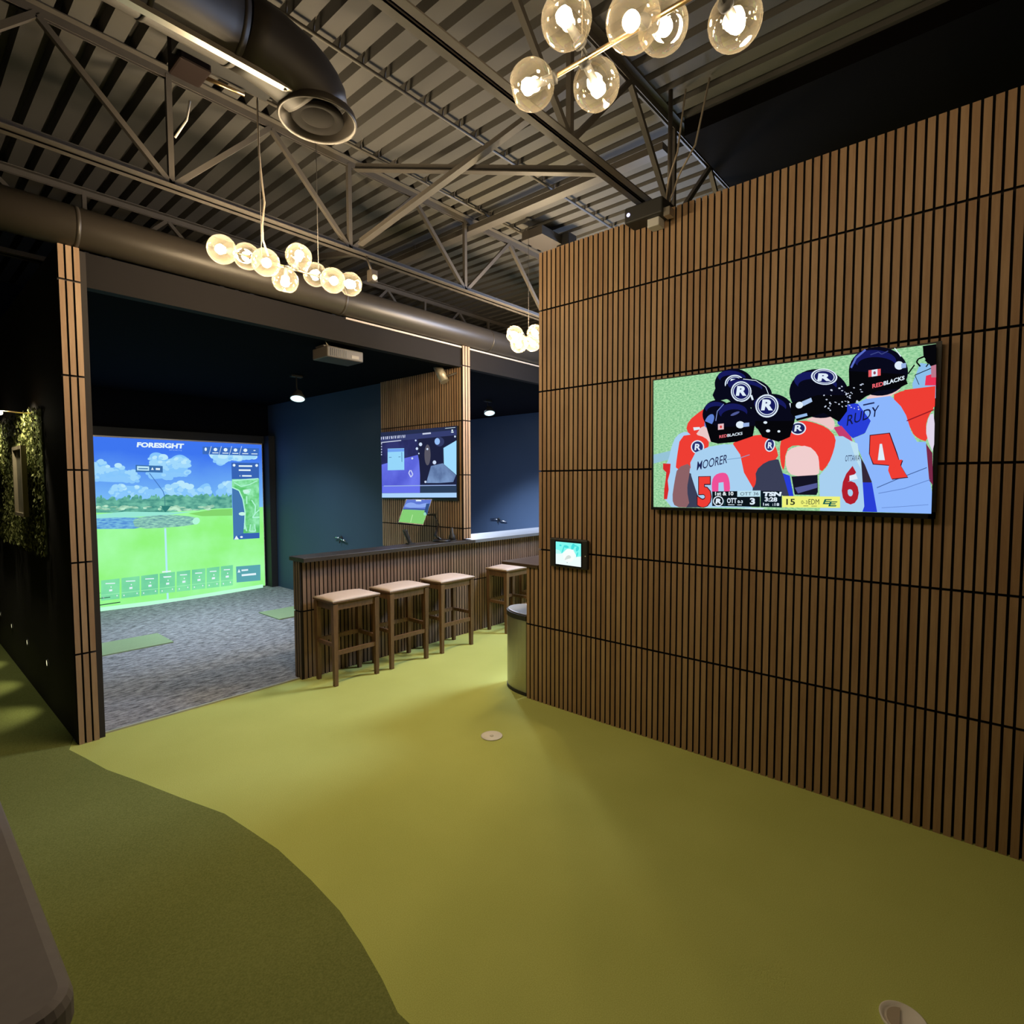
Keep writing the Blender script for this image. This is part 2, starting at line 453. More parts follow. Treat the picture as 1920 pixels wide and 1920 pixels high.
# ------------------------------------------------------------------ open web joists
def joist(y, label, x0=-2.8, x1=9.1):
    t = thing('steel_joist', label, 'ceiling joist', (3.0, y, 3.45), 'open web steel joists under the ceiling deck')
    for nm, zc in (('top_chord', 4.118), ('bottom_chord', 3.475)):
        k = MB()
        for s in (-1, 1):
            k.box(x0, x1, y+s*0.008, y+s*0.052, zc-0.003 if nm == 'bottom_chord' else zc+0.022, zc+0.003 if nm == 'bottom_chord' else zc+0.028)
            k.box(x0, x1, y+s*0.008, y+s*0.013, zc-0.003 if nm == 'bottom_chord' else zc-0.02, zc+0.045 if nm == 'bottom_chord' else zc+0.022)
        k.build(nm, M_steel, t)
    xn = 2.46-1.215*4
    while xn < x1-0.7:
        for a, c in (((xn, 3.49), (xn+0.60, 4.10)), ((xn+0.61, 4.10), (xn+1.205, 3.49))):
            k = MB(); k.bar((a[0], y, a[1]), (c[0], y, c[1]), 0.03, 0.03); k.build('web_member', M_steel, t)
        k = MB(); k.bar((xn-0.01, y, 3.48), (xn-0.01, y, 4.12), 0.03, 0.03); k.build('web_member', M_steel, t)
        xn += 1.215
    return t
joist(3.78, 'open web steel joist with diagonal struts running behind the long globe chandelier')
joist(1.74, 'open web steel joist directly above the large foreground globe chandelier')
joist(5.8, 'dark steel joist farthest back, seen above the long round duct')
joist(-0.3, 'steel joist behind the camera side of the large globe chandelier') if False else None
# bridging angles
def brace(a, c, label, w=0.05):
    t = MB(); d = Vector(c)-Vector(a)
    t.bar(a, c, w, 0.006); t.bar(Vector(a)+Vector((0.0, 0, w/2)), Vector(c)+Vector((0, 0, w/2)), 0.006, w)
    o = t.build('bridging_brace', M_steel)
    return tag(o, label, 'brace', 'angle braces between the steel joists')
brace((2.47, 3.72, 4.06), (3.0, 1.80, 3.56), 'steel angle brace descending from joist top towards the foreground chandelier')
brace((2.50, 3.72, 3.52), (2.80, 1.80, 4.06), 'thick steel angle brace rising from the joist bottom chord beside the vertical strut')
brace((2.56, 3.86, 3.50), (3.02, 5.74, 4.06), 'thin steel angle brace leaning away behind the nearer joist')
# pipe crossing the joists
k = thing('sprinkler_pipe', 'straight grey pipe crossing under the deck from the joist to the slat wall top', 'pipe', (3.7, 3.5, 4.0))
t = MB(); t.bar((3.745, 1.84, 4.055), (3.745, 8.9, 4.055), 0.09, 0.05); t.build('pipe_run', M_steel, k)
for yy in (2.5, 4.6, 6.6):
    t = MB(); t.tube([(3.745, yy, 4.07), (3.745, yy, 4.15)], 0.006); t.build('hanger', M_steel_dk, k)
# conduits with hook-shaped shadow marks
def conduit(y, x0, x1, label):
    t = thing('conduit', label, 'conduit', ((x0+x1)/2, y, 4.12), 'thin conduits clipped under the deck ribs')
    z = 4.115
    MB().tube([(x0, y, z), (x1, y, z)], 0.011, 8).build('conduit_pipe', M_steel, t)
    i = math.ceil((x0+2.9)/P)
    while -2.9+i*P+0.12 < x1:
        xx = -2.9+i*P+0.12
        h = MB(); h.tube([(xx, y, z), (xx+0.004, y-0.004, z+0.05), (xx-0.01, y-0.05, z+0.06), (xx-0.016, y-0.085, z+0.055)], 0.005, 6)
        h.build('clip', M_steel_dk, t); i += 1  # dark hooks are shadow marks at the ribs, built as geometry
    return t
conduit(2.84, -0.6, 5.2, 'thin conduit with hook-shaped shadow marks in mid-ceiling between the two joists')
conduit(3.55, 1.2, 5.0, 'thin conduit with hook-shaped shadow marks close beside the joist top chord')

# ------------------------------------------------------------------ ducts
t = thing('spiral_duct', 'large dark round ceiling duct ending in a round diffuser', 'duct', (1.0, 2.675, 3.78))
MB().tube([(-2.85, 2.675, 3.78), (0.3, 2.675, 3.78), (1.16, 2.675, 3.78)], 0.165, 40).build('duct_run', M_duct, t)
pts = [(1.16, 2.675, 3.78)]
DC = unproj(596, 226, 2, 3.585)
for i in range(1, 9):
    a = i/8*PI/2
    pts.append((1.16+(DC.x-1.16)*math.sin(a), 2.675+(DC.y-2.675)*i/8, 3.78-0.12*(1-math.cos(a))))
e = MB(); e.tube(pts, [0.165]*5+[0.162, 0.158, 0.155, 0.15], 40); e.build('elbow', M_duct, t)
for xx in (-1.6, -0.4, 0.8, 1.14):
    sm = MB(); sm.tube([(xx-0.010, 2.675, 3.78), (xx+0.010, 2.675, 3.78)], 0.168, 40)
    sm.build('seam_band', M_duct, t)
d = MB(); o = tuple(DC)
d.lathe([(0.145, 0.10), (0.15, 0.06), (0.190, 0.03), (0.196, 0.0), (0.190, -0.01), (0.178, 0.002), (0.160, 0.03), (0.147, 0.05)], o, k=48)
d.build('diffuser', mat('diffuser_steel', (0.05, 0.042, 0.035), 0.4, metal=0.2), t)
d = MB(); d.lathe([(0.001, 0.012), (0.09, 0.012), (0.118, -0.004), (0.13, 0.01), (0.126, 0.03), (0.09, 0.03)], o, k=48)
d.lathe([(0.001, 0.0), (0.06, 0.0), (0.082, 0.012)], o, k=48)
d.build('diffuser_cone', mat('matt_cone_black', (0.012, 0.010, 0.009), 0.9, spec=0.15), t)
SC = unproj(546, 172, 2, 3.605)
t = thing('strut_channel', 'pale steel strut channel lying along the underside of the large duct', 'strut channel', (0.9, SC.y, 3.605))
k = MB(); k.box(-0.6, SC.x, SC.y-0.018, SC.y+0.018, 3.600, 3.604); k.box(-0.6, SC.x, SC.y-0.018, SC.y-0.014, 3.604, 3.63); k.box(-0.6, SC.x, SC.y+0.014, SC.y+0.018, 3.604, 3.63)
k.build('channel', M_galv, t)
k = MB(); k.tube([(SC.x-0.03, SC.y, 3.593), (SC.x-0.03, SC.y, 3.60)], 0.007, 12); k.build('bolt', M_steel_dk, t)
for xx in (0.0, 1.2):
    k = MB(); k.tube([(xx, SC.y, 3.60), (xx, SC.y, 3.66)], 0.004, 8); k.build('hanger', M_steel_dk, t)
t = thing('ceiling_box', 'flat black junction panel beside the duct elbow', 'junction box', (1.3, 3.2, 4.0))
k = MB(); k.box(1.12, 1.62, 3.14, 3.36, 3.98, 4.05); k.build('housing', M_plastic_m, t)
# long tube above the header
t = thing('round_duct', 'long round duct running on top of the bay header', 'duct', (3.0, YB+0.05, 3.4))
pts = [(-2.8, YB+0.02, 3.345), (3.0, YB+0.02, 3.345), (8.9, YB+0.02, 3.345)]
MB().tube(pts, 0.128, 40).build('duct_run', M_tube, t)
for xx in (-1.0, 0.9, 2.8, 4.7, 6.6):
    k = MB(); k.tube([(xx-0.012, YB+0.02, 3.345), (xx+0.012, YB+0.02, 3.345)], 0.130, 40); k.build('seam_band', M_tube, t)

# ------------------------------------------------------------------ globe chandeliers
def globe(parent, c, sock_from, bulb, r=0.078):
    """glass globe on a short arm; part globe > sub-parts bulb, socket"""
    c = Vector(c); s = Vector(sock_from); d = (c-s).normalized()
    g = MB(); prof = []
    for i in range(23):
        a = PI*(0.10+0.90*i/22)
        rr = r*math.sin(a); hh = -r*math.cos(a)
        if i > 17: hh -= (i-17)**2*0.0012          # dimple on the far side
        prof.append((rr, hh))
    g.lathe(prof, c, d, 28)
    go = g.build('globe', M_globe, parent)
    m_ = MB(); m_.lathe([(0.001, -0.018), (0.012, -0.014), (0.022, 0.0), (0.026, 0.014), (0.02, 0.03), (0.001, 0.038)], c, d, 16)
    m_.build('bulb', bulb, go)
    m_ = MB(); m_.lathe([(0.001, -r*1.12), (0.021, -r*1.12), (0.021, -r*0.9), (0.014, -r*0.85), (0.013, -0.016), (0.001, -0.016)], c, d, 16)
    m_.build('socket', M_plastic_m, go)
def chandelier(label, a, c, globes, cables, ztop, bulb, cord=None):
    a = Vector(a); c = Vector(c); mid = (a+c)/2
    t = thing('globe_chandelier', label, 'chandelier', tuple(mid), 'globe chandeliers')
    MB().tube([a, c], 0.008, 10).build('bar', M_brass, t)
    ax = (c-a).normalized()
    for g in globes:
        g = Vector(g)
        q = a+ax*max(0.02, min((c-a).length-0.02, (g-a).dot(ax)))
        v = (g-q)
        if v.length < 0.03: v = Vector((0, 0, 1)); g = q+v*0.09
        s = q
        MB().tube([q, q+(g-q)*0.45], 0.006, 8).build('arm', M_plastic_m, t)
        globe(t, g, s, bulb)
    for p in cables:
        MB().tube([p, (p[0], p[1], ztop)], 0.0022, 6).build('cable', M_steel, t)
        MB().lathe([(0.001, 0), (0.03, 0), (0.03, -0.02), (0.001, -0.02)], (p[0], p[1], ztop), k=16).build('canopy', M_plastic_m, t)
    if cord:
        MB().tube(cord, 0.0055, 8).build('cord', M_cord, t)
    return t
def P3(px, py, ax, v): return tuple(unproj(px, py, ax, v))
Y1 = 3.37
a = P3(432, 480, 1, Y1); c = P3(645, 540, 1, Y1)
zb = 3.045
g1 = [P3(416, 468, 1, Y1-0.05), P3(463, 481, 1, Y1+0.12), P3(498, 492, 1, Y1-0.13), P3(535, 526, 1, Y1+0.02), P3(560, 481, 1, Y1-0.06), P3(591, 515, 1, Y1+0.13), P3(624, 526, 1, Y1-0.11), P3(657, 533, 1, Y1+0.02)]
cc = [P3(487+dx, y, 1, 3.40) for y, dx in ((90, 14), (110, 0), (150, 2), (190, -5), (240, -3), (290, -1), (340, 4), (380, 9), (420, 5), (450, 6), (480, 16))]
chandelier('long globe chandelier hanging left of centre over the bay front', (a[0], Y1, zb), (c[0], Y1, zb+0.01), g1,
           [(P3(490, 450, 1, Y1)[0], Y1, zb), (P3(597, 500, 1, Y1)[0], Y1, zb)], ZD-0.002, M_bulbs[0], cc)
g2 = [P3(997, 160, 2, 3.08), P3(1118, 160, 2, 3.06), P3(1062, 38, 2, 3.14), P3(1187, 40, 2, 3.04), P3(1243, 50, 2, 3.16), P3(1378, 40, 2, 3.10), (1.46, 0.50, 3.12), (1.66, 0.28, 3.05)]
chandelier('large nearest globe chandelier cut off at the top of the picture', (1.585, 1.22, 3.10), (1.600, 0.30, 3.10), g2,
           [(1.588, 1.08, 3.10), (1.597, 0.42, 3.10)], ZD-0.002, M_bulbs[1])
g3 = [P3(965, 627, 1, 3.38), P3(973, 645, 1, 3.30), P3(1003, 624, 1, 3.42), P3(998, 643, 1, 3.28), (4.42, 3.40, 3.06), (4.58, 3.28, 3.10), (4.72, 3.42, 3.02)]
chandelier('small distant globe chandelier beside the end of the slat wall', (3.93, 3.35, 3.065), (4.75, 3.35, 3.065), g3,
           [(P3(991, 600, 1, 3.35)[0], 3.35, 3.065), (4.6, 3.35, 3.065)], ZD-0.002, M_bulbs[2])

# ------------------------------------------------------------------ drawing on flat screens
_mats = {}
def E(r, g, b, st=1.0):
    k = (r, g, b, st)
    if k not in _mats: _mats[k] = emit('screen_%d_%d_%d' % (r, g, b), srgb(r, g, b), st)
    return _mats[k]
class Panel:
    """flat artwork of one screen; coordinates (u, v) of a crop of the photograph"""
    def __init__(s, o, n, crop, clip=None):
        s.o = Vector(o); s.n = Vector(n).normalized(); s.crop = crop; s.k = 0
        s.v = []; s.f = []; s.mi = []; s.mats = []; s.step = 0.00012
    def P(s, u, v, lift=None):
        x0, y0, sc = s.crop
        off = s.n*(s.k*s.step if lift is None else lift)
        return unproj_n(x0+u/sc, y0+v/sc, s.o+off, s.n)
    def mi_(s, m):
        if m not in s.mats: s.mats.append(m)
        return s.mats.index(m)
    def poly(s, m, pts, smooth=0):
        s.k += 1
        for _ in range(smooth):
            q = []
            for i in range(len(pts)):
                a = pts[i]; b_ = pts[(i+1) % len(pts)]
                q += [(a[0]*.75+b_[0]*.25, a[1]*.75+b_[1]*.25), (a[0]*.25+b_[0]*.75, a[1]*.25+b_[1]*.75)]
            pts = q
        n = len(s.v); s.v += [tuple(s.P(*p)) for p in pts]
        s.f.append(list(range(n, n+len(pts)))); s.mi.append(s.mi_(m))
    def rect(s, m, u0, v0, u1, v1, dv=0):
        s.poly(m, [(u0, v0), (u1, v0+dv), (u1, v1+dv), (u0, v1)])
    def ell(s, m, cu, cv, ru, rv, rot=0, k=28):
        s.poly(m, [(cu+ru*math.cos(a)*math.cos(rot)-rv*math.sin(a)*math.sin(rot), cv+ru*math.cos(a)*math.sin(rot)+rv*math.sin(a)*math.cos(rot)) for a in [2*PI*i/k for i in range(k)]])
    def line(s, m, pts, w):
        for a, b_ in zip(pts, pts[1:]):
            dx, dy = b_[0]-a[0], b_[1]-a[1]; L = math.hypot(dx, dy) or 1
            nx, ny = -dy/L*w/2, dx/L*w/2
            s.poly(m, [(a[0]+nx, a[1]+ny), (b_[0]+nx, b_[1]+ny), (b_[0]-nx, b_[1]-ny), (a[0]-nx, a[1]-ny)])
    def text(s, m, txt, bl, br, h, slant=0.0, bold=0.0):
        """text with its baseline from bl to br, height h in crop pixels"""
        s.k += 1
        cu = bpy.data.curves.new('t', 'FONT'); cu.body = txt; cu.resolution_u = 3; cu.offset = bold
        ob = bpy.data.objects.new('t', cu); COL.objects.link(ob)
        bpy.context.view_layer.update()
        me = bpy.data.meshes.new_from_object(ob.evaluated_get(bpy.context.evaluated_depsgraph_get()))
        bpy.data.objects.remove(ob); bpy.data.curves.remove(cu)
        if not me.vertices: return
        xs = [v.co.x for v in me.vertices]; ys = [v.co.y for v in me.vertices]
        x0, x1, y0, y1 = min(xs), max(xs), min(ys), max(ys)
        n = len(s.v)
        for v in me.vertices:
            a = (v.co.x-x0)/(x1-x0 or 1); c = (v.co.y-y0)/(y1-y0 or 1)
            u = bl[0]+(br[0]-bl[0])*a+slant*c*h; vv = bl[1]+(br[1]-bl[1])*a-c*h
            s.v.append(tuple(s.P(u, vv)))
        i = s.mi_(m)
        for p in me.polygons:
            s.f.append([n+j for j in p.vertices]); s.mi.append(i)
        bpy.data.meshes.remove(me)
    def build(s, name, parent):
        me = bpy.data.meshes.new(name); o0 = parent_loc(parent)
        me.from_pydata([tuple(Vector(p)-o0) for p in s.v], [], s.f)
        for m_ in s.mats: me.materials.append(m_)
        me.polygons.foreach_set('material_index', s.mi)
        o = bpy.data.objects.new(name, me); COL.objects.link(o); o.parent = parent
        return o

# ------------------------------------------------------------------ television on the slat wall
TVX = XW-0.035
t = thing('television', 'large flat television on the slat wall showing a football huddle', 'television', (TVX, 0.95, 1.95))
k = MB(); k.box(TVX, XW-0.002, 0.42, 1.48, 1.68, 2.2); k.build('back_housing', M_plastic_m, t)
TA = unproj(1226, 712, 0, TVX); TB = unproj(1757, 644, 0, TVX)
ty0, ty1 = 0.222, TA.y+0.010
tz0, tz1 = 1.537, 2.372
k = MB(); k.box(TVX, TVX+0.014, ty0, ty1, tz0, tz1)
k.build('bezel', M_plastic, t, bevel=0.002)
S = 3.3103
A = Panel((TVX-0.0006, 0, 0), (-1, 0, 0), (1200, 620, S))
grass = emit_noise('screen_grass', srgb(126, 190, 138), srgb(176, 226, 176), 22, (1, 3, 6))
jw = E(168, 208, 240); jw2 = E(140, 182, 252); jr = E(238, 62, 52); jr2 = E(214, 44, 44); nv = E(8, 9, 26); nb = E(22, 26, 92); bk = E(6, 6, 10); wh = E(222, 236, 248)
sk = E(236, 200, 200); skd = E(140, 98, 102); gy = E(58, 62, 86); bl = E(40, 62, 214); pk = E(238, 80, 150)
A.poly(grass, [(84, 310), (1838, 80), (1808, 1136), (84, 1094)])
A.poly(E(140, 190, 235), [(1690, 330), (1740, 200), (1838, 215), (1835, 420), (1700, 400)])
A.poly(E(150, 195, 215), [(84, 770), (190, 745), (180, 800), (84, 825)])
# left players
A.poly(jw, [(285, 622), (225, 650), (195, 720), (178, 800), (155, 840), (165, 900), (150, 1094), (330, 1098), (400, 900), (330, 650)], 1)
A.poly(jr2, [(143, 824), (190, 826), (186, 880), (172, 930), (178, 985), (168, 1046), (148, 1046), (150, 985), (158, 930), (163, 880), (143, 860)])
A.poly(jw, [(450, 440), (420, 455), (370, 515), (400, 520), (460, 470)])
A.poly(jr, [(455, 450), (380, 495), (300, 560), (285, 620), (330, 660), (430, 690), (480, 620)], 1)
A.poly(sk, [(380, 600), (430, 580), (440, 690), (400, 690), (350, 640)])
A.poly(wh, [(330, 600), (370, 598), (375, 612), (335, 620)])
A.poly(jr, [(250, 655), (335, 642), (405, 662), (435, 700), (400, 760), (320, 800), (325, 862), (220, 868), (228, 790)], 1)
A.poly(gy, [(300, 880), (345, 900), (390, 1098), (285, 1098)])
A.poly(skd, [(232, 850), (315, 820), (305, 900), (290, 985), (310, 1098), (218, 1095), (198, 1045), (215, 930)], 1)
A.ell(wh, 357, 722, 41, 42); A.ell(E(40, 48, 110), 357, 722, 34, 35); A.text(wh, 'R', (338, 742), (376, 742), 40, 0.1, 0.03)
# back right player
A.poly(bl, [(1240, 470), (1330, 450), (1425, 465), (1440, 600), (1390, 640), (1320, 668), (1280, 630), (1225, 575)])
A.poly(jw2, [(1350, 450), (1410, 418), (1550, 403), (1640, 470), (1680, 620), (1720, 690), (1775, 690), (1790, 880), (1812, 1000), (1808, 1136), (1465, 1126), (1440, 950), (1370, 770), (1325, 668), (1395, 640), (1432, 560)])
A.poly(sk, [(1405, 415), (1450, 385), (1530, 365), (1620, 362), (1560, 404), (1410, 424)])
A.poly(jr, [(1555, 405), (1640, 368), (1834, 343), (1830, 470), (1790, 530), (1772, 600), (1788, 692), (1725, 670), (1685, 630), (1640, 490)], 1)
A.poly(jr, [(1640, 368), (1834, 343), (1830, 470), (1760, 520), (1640, 470)])
A.line(E(150, 26, 36), [(1655, 560), (1740, 525), (1825, 490)], 7)
A.poly(E(222, 212, 232), [(1795, 520), (1830, 512), (1824, 770), (1790, 690), (1772, 620)], 1)
A.poly(E(120, 40, 70), [(1775, 700), (1815, 760), (1818, 960), (1795, 930)])
A.line(E(70, 100, 160), [(1470, 975), (1600, 920), (1780, 850)], 5); A.line(E(95, 130, 200), [(1480, 1010), (1640, 980), (1800, 925)], 4)
A.line(E(95, 130, 200), [(1500, 1100), (1650, 1090), (1790, 1080)], 3)
A.text(E(20, 26, 70), 'RUDY', (1282, 592), (1478, 528), 66, 0.12, 0.005)
A.line(E(30, 40, 90), [(1385, 462), (1455, 447)], 9)
four = [(1430, 652), (1546, 638), (1592, 765), (1606, 802), (1628, 800), (1616, 835), (1660, 908), (1560, 920), (1540, 868), (1546, 834), (1450, 826), (1426, 770)]
A.poly(E(60, 20, 40), [(p[0]+(5 if p[0] > 1530 else -5), p[1]+(5 if p[1] > 780 else -5)) for p in four]); A.poly(jr, four)
A.poly(wh, [(1488, 703), (1502, 702), (1520, 804), (1476, 804)])
# front right player
A.poly(bl, [(1360, 900), (1440, 945), (1472, 1126), (1380, 1124)])
A.poly(E(52, 40, 54), [(1360, 770), (1395, 830), (1440, 942), (1368, 942)])
A.poly(E(196, 60, 110), [(1200, 600), (1250, 590), (1310, 660), (1330, 720), (1290, 740)])
A.poly(jw, [(1195, 655), (1260, 655), (1320, 690), (1372, 800), (1392, 1090), (1380, 1124), (1118, 1118), (1112, 900), (1165, 840)], 0)
A.poly(E(190, 225, 240), [(1300, 680), (1350, 700), (1372, 860), (1340, 800)])
A.text(E(24, 30, 80), 'OTTAWA', (1272, 812), (1362, 808), 38, 0.1)
A.text(E(176, 30, 44), '6', (1252, 1078), (1358, 1080), 240, 0.0, 0.035)
A.poly(wh, [(1300, 900), (1340, 890), (1352, 920), (1300, 930)])
A.poly(bl, [(872, 880), (930, 900), (965, 1090), (900, 1100), (880, 980)])
A.poly(jr, [(868, 690), (905, 620), (950, 575), (1010, 556), (1080, 570), (1160, 600), (1218, 660), (1205, 740), (1170, 830), (1118, 885), (1108, 800), (1060, 730), (960, 706), (905, 740), (895, 880), (870, 820)], 1)
A.poly(sk, [(1025, 552), (1090, 530), (1150, 512), (1205, 550), (1210, 600), (1190, 622), (1140, 585), (1060, 560)], 1)
A.poly(E(240, 206, 206), [(903, 760), (950, 722), (1045, 712), (1103, 765), (1114, 830), (1110, 905), (950, 905), (906, 860)], 1)
A.poly(E(20, 20, 36), [(940, 905), (1102, 895), (1104, 1000), (1095, 1020), (960, 1018)])
A.poly(E(84, 90, 150), [(960, 975), (1100, 945), (1100, 975), (980, 1010)])
A.ell(wh, 981, 607, 50, 40, -0.1); A.ell(E(30, 36, 90), 981, 607, 42, 33, -0.1); A.text(wh, 'R', (957, 626), (1006, 622), 40, 0.15, 0.03)
# MOORER player
A.poly(gy, [(690, 880), (740, 820), (800, 792), (860, 800), (890, 900), (935, 1060), (880, 1020), (700, 1010)], 0)
A.poly(jr, [(560, 705), (640, 668), (740, 643), (800, 655), (845, 720), (862, 795), (780, 812), (716, 870), (722, 940), (700, 985), (650, 905), (620, 780)], 1)
A.poly(jw, [(312, 820), (345, 755), (430, 720), (520, 705), (578, 706), (622, 770), (645, 880), (700, 975), (690, 1098), (388, 1098), (345, 985), (318, 900)], 0)
A.line(E(120, 160, 200), [(540, 800), (620, 790), (680, 770)], 4)
A.ell(wh, 806, 710, 32, 42, 0.2); A.ell(E(40, 48, 110), 806, 710, 25, 35, 0.2); A.text(wh, 'R', (792, 730), (822, 732), 38, 0.1, 0.03)
A.text(E(28, 34, 80), 'MOORER', (352, 868), (540, 822), 56, 0.1, 0.004)
A.text(E(60, 20, 40), '5', (352, 1100), (446, 1098), 196, 0.0, 0.075); A.text(jr, '5', (357, 1096), (440, 1094), 188, 0.0, 0.05)
A.poly(pk, [(446, 1000), (446, 930), (465, 895), (505, 880), (540, 886), (556, 930), (560, 1000)], 1)
A.poly(pk, [(447, 1000), (449, 930), (552, 930), (558, 1000)])
A.poly(jw, [(486, 1000), (488, 944), (518, 940), (522, 1000)])
# helmets
def helmet(cu, cv, ru, rv, rot=0, hi=True):
    A.ell(nv, cu, cv, ru, rv, rot, 36)
    if hi:
        A.ell(nb, cu-ru*0.12, cv-rv*0.45, ru*0.72, rv*0.42, rot)
        A.ell(nv, cu-ru*0.05, cv-rv*0.22, ru*0.66, rv*0.36, rot)
def logo(cu, cv, ru, rv, rot=0):
    A.ell(wh, cu, cv, ru, rv, rot); A.ell(nb, cu, cv, ru*0.88, rv*0.87, rot); A.ell(wh, cu, cv, ru*0.80, rv*0.79, rot); A.ell(nb, cu, cv, ru*0.73, rv*0.72, rot)
    A.text(wh, 'R', (cu-ru*0.52, cv+rv*0.46-ru*0.5*math.sin(-rot)), (cu+ru*0.52, cv+rv*0.46+ru*0.5*math.sin(rot)), rv*0.95, 0.15, 0.05)
helmet(585, 335, 122, 100, 0.1)
A.poly(nv, [(450, 400), (480, 330), (560, 420), (470, 440)])
logo(588, 330, 62, 56, -0.1)
helmet(670, 385, 150, 92, 0.12); logo(628, 378, 64, 64, -0.1)
A.line(wh, [(690, 400), (700, 430)], 12); A.line(wh, [(640, 300), (720, 310), (780, 350), (800, 400)], 4)
helmet(825, 520, 140, 128, 0.15); A.poly(bk, [(700, 560), (960, 560), (930, 660), (860, 690), (760, 660)])
logo(788, 467, 72, 72, -0.15)
A.ell(wh, 778, 570, 12, 8); A.ell(wh, 795, 622, 13, 9); A.ell(wh, 862, 625, 9, 7); A.line(wh, [(930, 450), (945, 500)], 8)
helmet(480, 520, 92, 90); A.ell(E(96, 130, 210), 430, 560, 24, 46, 0.5); A.poly(bk, [(400, 560), (470, 590), (480, 700), (440, 690)])
helmet(592, 560, 124, 124); A.poly(bk, [(468, 600), (712, 590), (700, 655), (600, 690), (480, 702)])
A.ell(E(80, 90, 150), 590, 515, 30, 8, -0.4); A.line(E(120, 140, 200), [(470, 560), (480, 500), (520, 455)], 5)
A.rect(E(228, 190, 196), 484, 580, 520, 616, -4); A.ell(E(214, 60, 60), 502, 597, 7, 9)
A.ell(wh, 622, 584, 26, 22); A.rect(E(150, 176, 224), 640, 574, 678, 598, -4)
A.text(E(236, 110, 120), 'RED', (492, 668), (540, 660), 18, 0, 0.02); A.text(wh, 'BLACKS', (542, 660), (636, 646), 18, 0, 0.02)
helmet(1112, 390, 186, 152, 0.15)
A.poly(bk, [(935, 450), (1100, 400), (1290, 400), (1285, 500), (1236, 566), (1190, 540), (1140, 510), (1050, 540), (975, 560), (935, 510)])
logo(1143, 286, 82, 50, 0.08)
A.ell(wh, 990, 462, 24, 20, -0.4); A.poly(E(170, 196, 232), [(1005, 440), (1062, 416), (1070, 440), (1015, 468)])
A.poly(E(150, 186, 232), [(962, 530), (1035, 512), (1040, 528), (966, 548)])
helmet(1480, 252, 184, 152, 0.05)
A.poly(bk, [(1296, 250), (1640, 270), (1662, 330), (1600, 360), (1480, 372), (1400, 410), (1360, 440), (1300, 400)])
A.poly(bk, [(1270, 350), (1340, 330), (1385, 420), (1330, 452), (1275, 460)])
for i in range(46):
    A.ell(E(196, 206, 226), random.uniform(1140, 1320) if i < 30 else random.uniform(1265, 1400), random.uniform(330, 500), random.uniform(3, 9), random.uniform(2, 5), random.uniform(-1, 1), 8)
A.line(E(90, 110, 200), [(1310, 230), (1340, 170), (1400, 118)], 12); A.line(wh, [(1580, 108), (1620, 160)], 6)
A.rect(E(228, 90, 96), 1418, 246, 1494, 288, -10); A.rect(wh, 1438, 244, 1474, 286, -6); A.ell(E(150, 70, 90), 1456, 262, 8, 10)
A.ell(wh, 1608, 216, 28, 26); A.rect(E(150, 176, 224), 1622, 204, 1652, 234, -4)
A.text(E(236, 100, 110), 'RED', (1442, 358), (1510, 342), 26, 0, 0.03); A.text(wh, 'BLACKS', (1512, 341), (1642, 304), 26, 0, 0.03)
A.line(E(60, 70, 130), [(1430, 150), (1480, 132), (1500, 146), (1540, 126)], 6)
# far right marshal
A.poly(bk, [(1755, 95), (1838, 82), (1836, 260), (1800, 215), (1760, 160)])
A.line(bk, [(1790, 150), (1728, 175), (1716, 195), (1740, 222)], 10); A.line(bk, [(1770, 180), (1790, 205), (1775, 225)], 7)
A.line(bk, [(1706, 276), (1800, 236), (1838, 225)], 5); A.line(bk, [(1706, 276), (1732, 335)], 4); A.line(bk, [(1664, 268), (1704, 212)], 8)
A.poly(E(236, 50, 84), [(1775, 280), (1838, 262), (1836, 340), (1768, 340)]); A.poly(E(190, 120, 140), [(1806, 220), (1838, 210), (1838, 290), (1808, 290)])
# score board
A.poly(E(12, 20, 26), [(448, 998), (745, 994), (745, 1094), (448, 1088)])
A.poly(E(190, 226, 240), [(604, 994), (748, 992), (748, 1030), (604, 1031)])
A.text(E(230, 240, 244), '1st & 10', (466, 1023), (580, 1023), 24, 0, 0.03); A.text(E(40, 52, 70), 'OTT 36', (622, 1023), (736, 1021), 20)
A.ell(wh, 486, 1058, 33, 32); A.ell(E(12, 20, 26), 486, 1058, 27, 26); A.text(wh, 'R', (468, 1074), (506, 1074), 32, 0.15, 0.06)
A.text(wh, 'OTT', (540, 1071), (600, 1071), 32, 0, 0.03); A.text(wh, '0-3', (606, 1071), (638, 1071), 18, 0, 0.03); A.text(wh, '3', (682, 1080), (714, 1080), 42, 0, 0.04)
A.rect(E(20, 46, 50), 520, 1048, 530, 1090)
A.line(wh, [(546, 1080), (586, 1081)], 4); A.line(wh, [(604, 1081), (632, 1081)], 4)
A.poly(E(10, 24, 34), [(748, 994), (880, 996), (880, 1098), (748, 1094)])
A.text(wh, 'TSN', (760, 1028), (874, 1028), 28, 0.2, 0.06); A.text(wh, '3:28', (774, 1060), (852, 1062), 28, 0, 0.04); A.text(wh, '1st  :18', (764, 1086), (864, 1088), 18, 0, 0.02)
A.poly(E(238, 242, 122), [(882, 1026), (1242, 1030), (1242, 1100), (882, 1097)])
A.text(E(40, 50, 34), '15', (908, 1082), (962, 1082), 38, 0, 0.02); A.text(E(90, 100, 60), '0-3', (1000, 1076), (1040, 1076), 22); A.text(E(50, 60, 44), 'EDM', (1046, 1078), (1112, 1078), 32)
A.line(E(60, 70, 50), [(1014, 1088), (1044, 1088)], 3); A.line(E(60, 70, 50), [(1064, 1089), (1098, 1089)], 3)
gE = E(16, 92, 84)
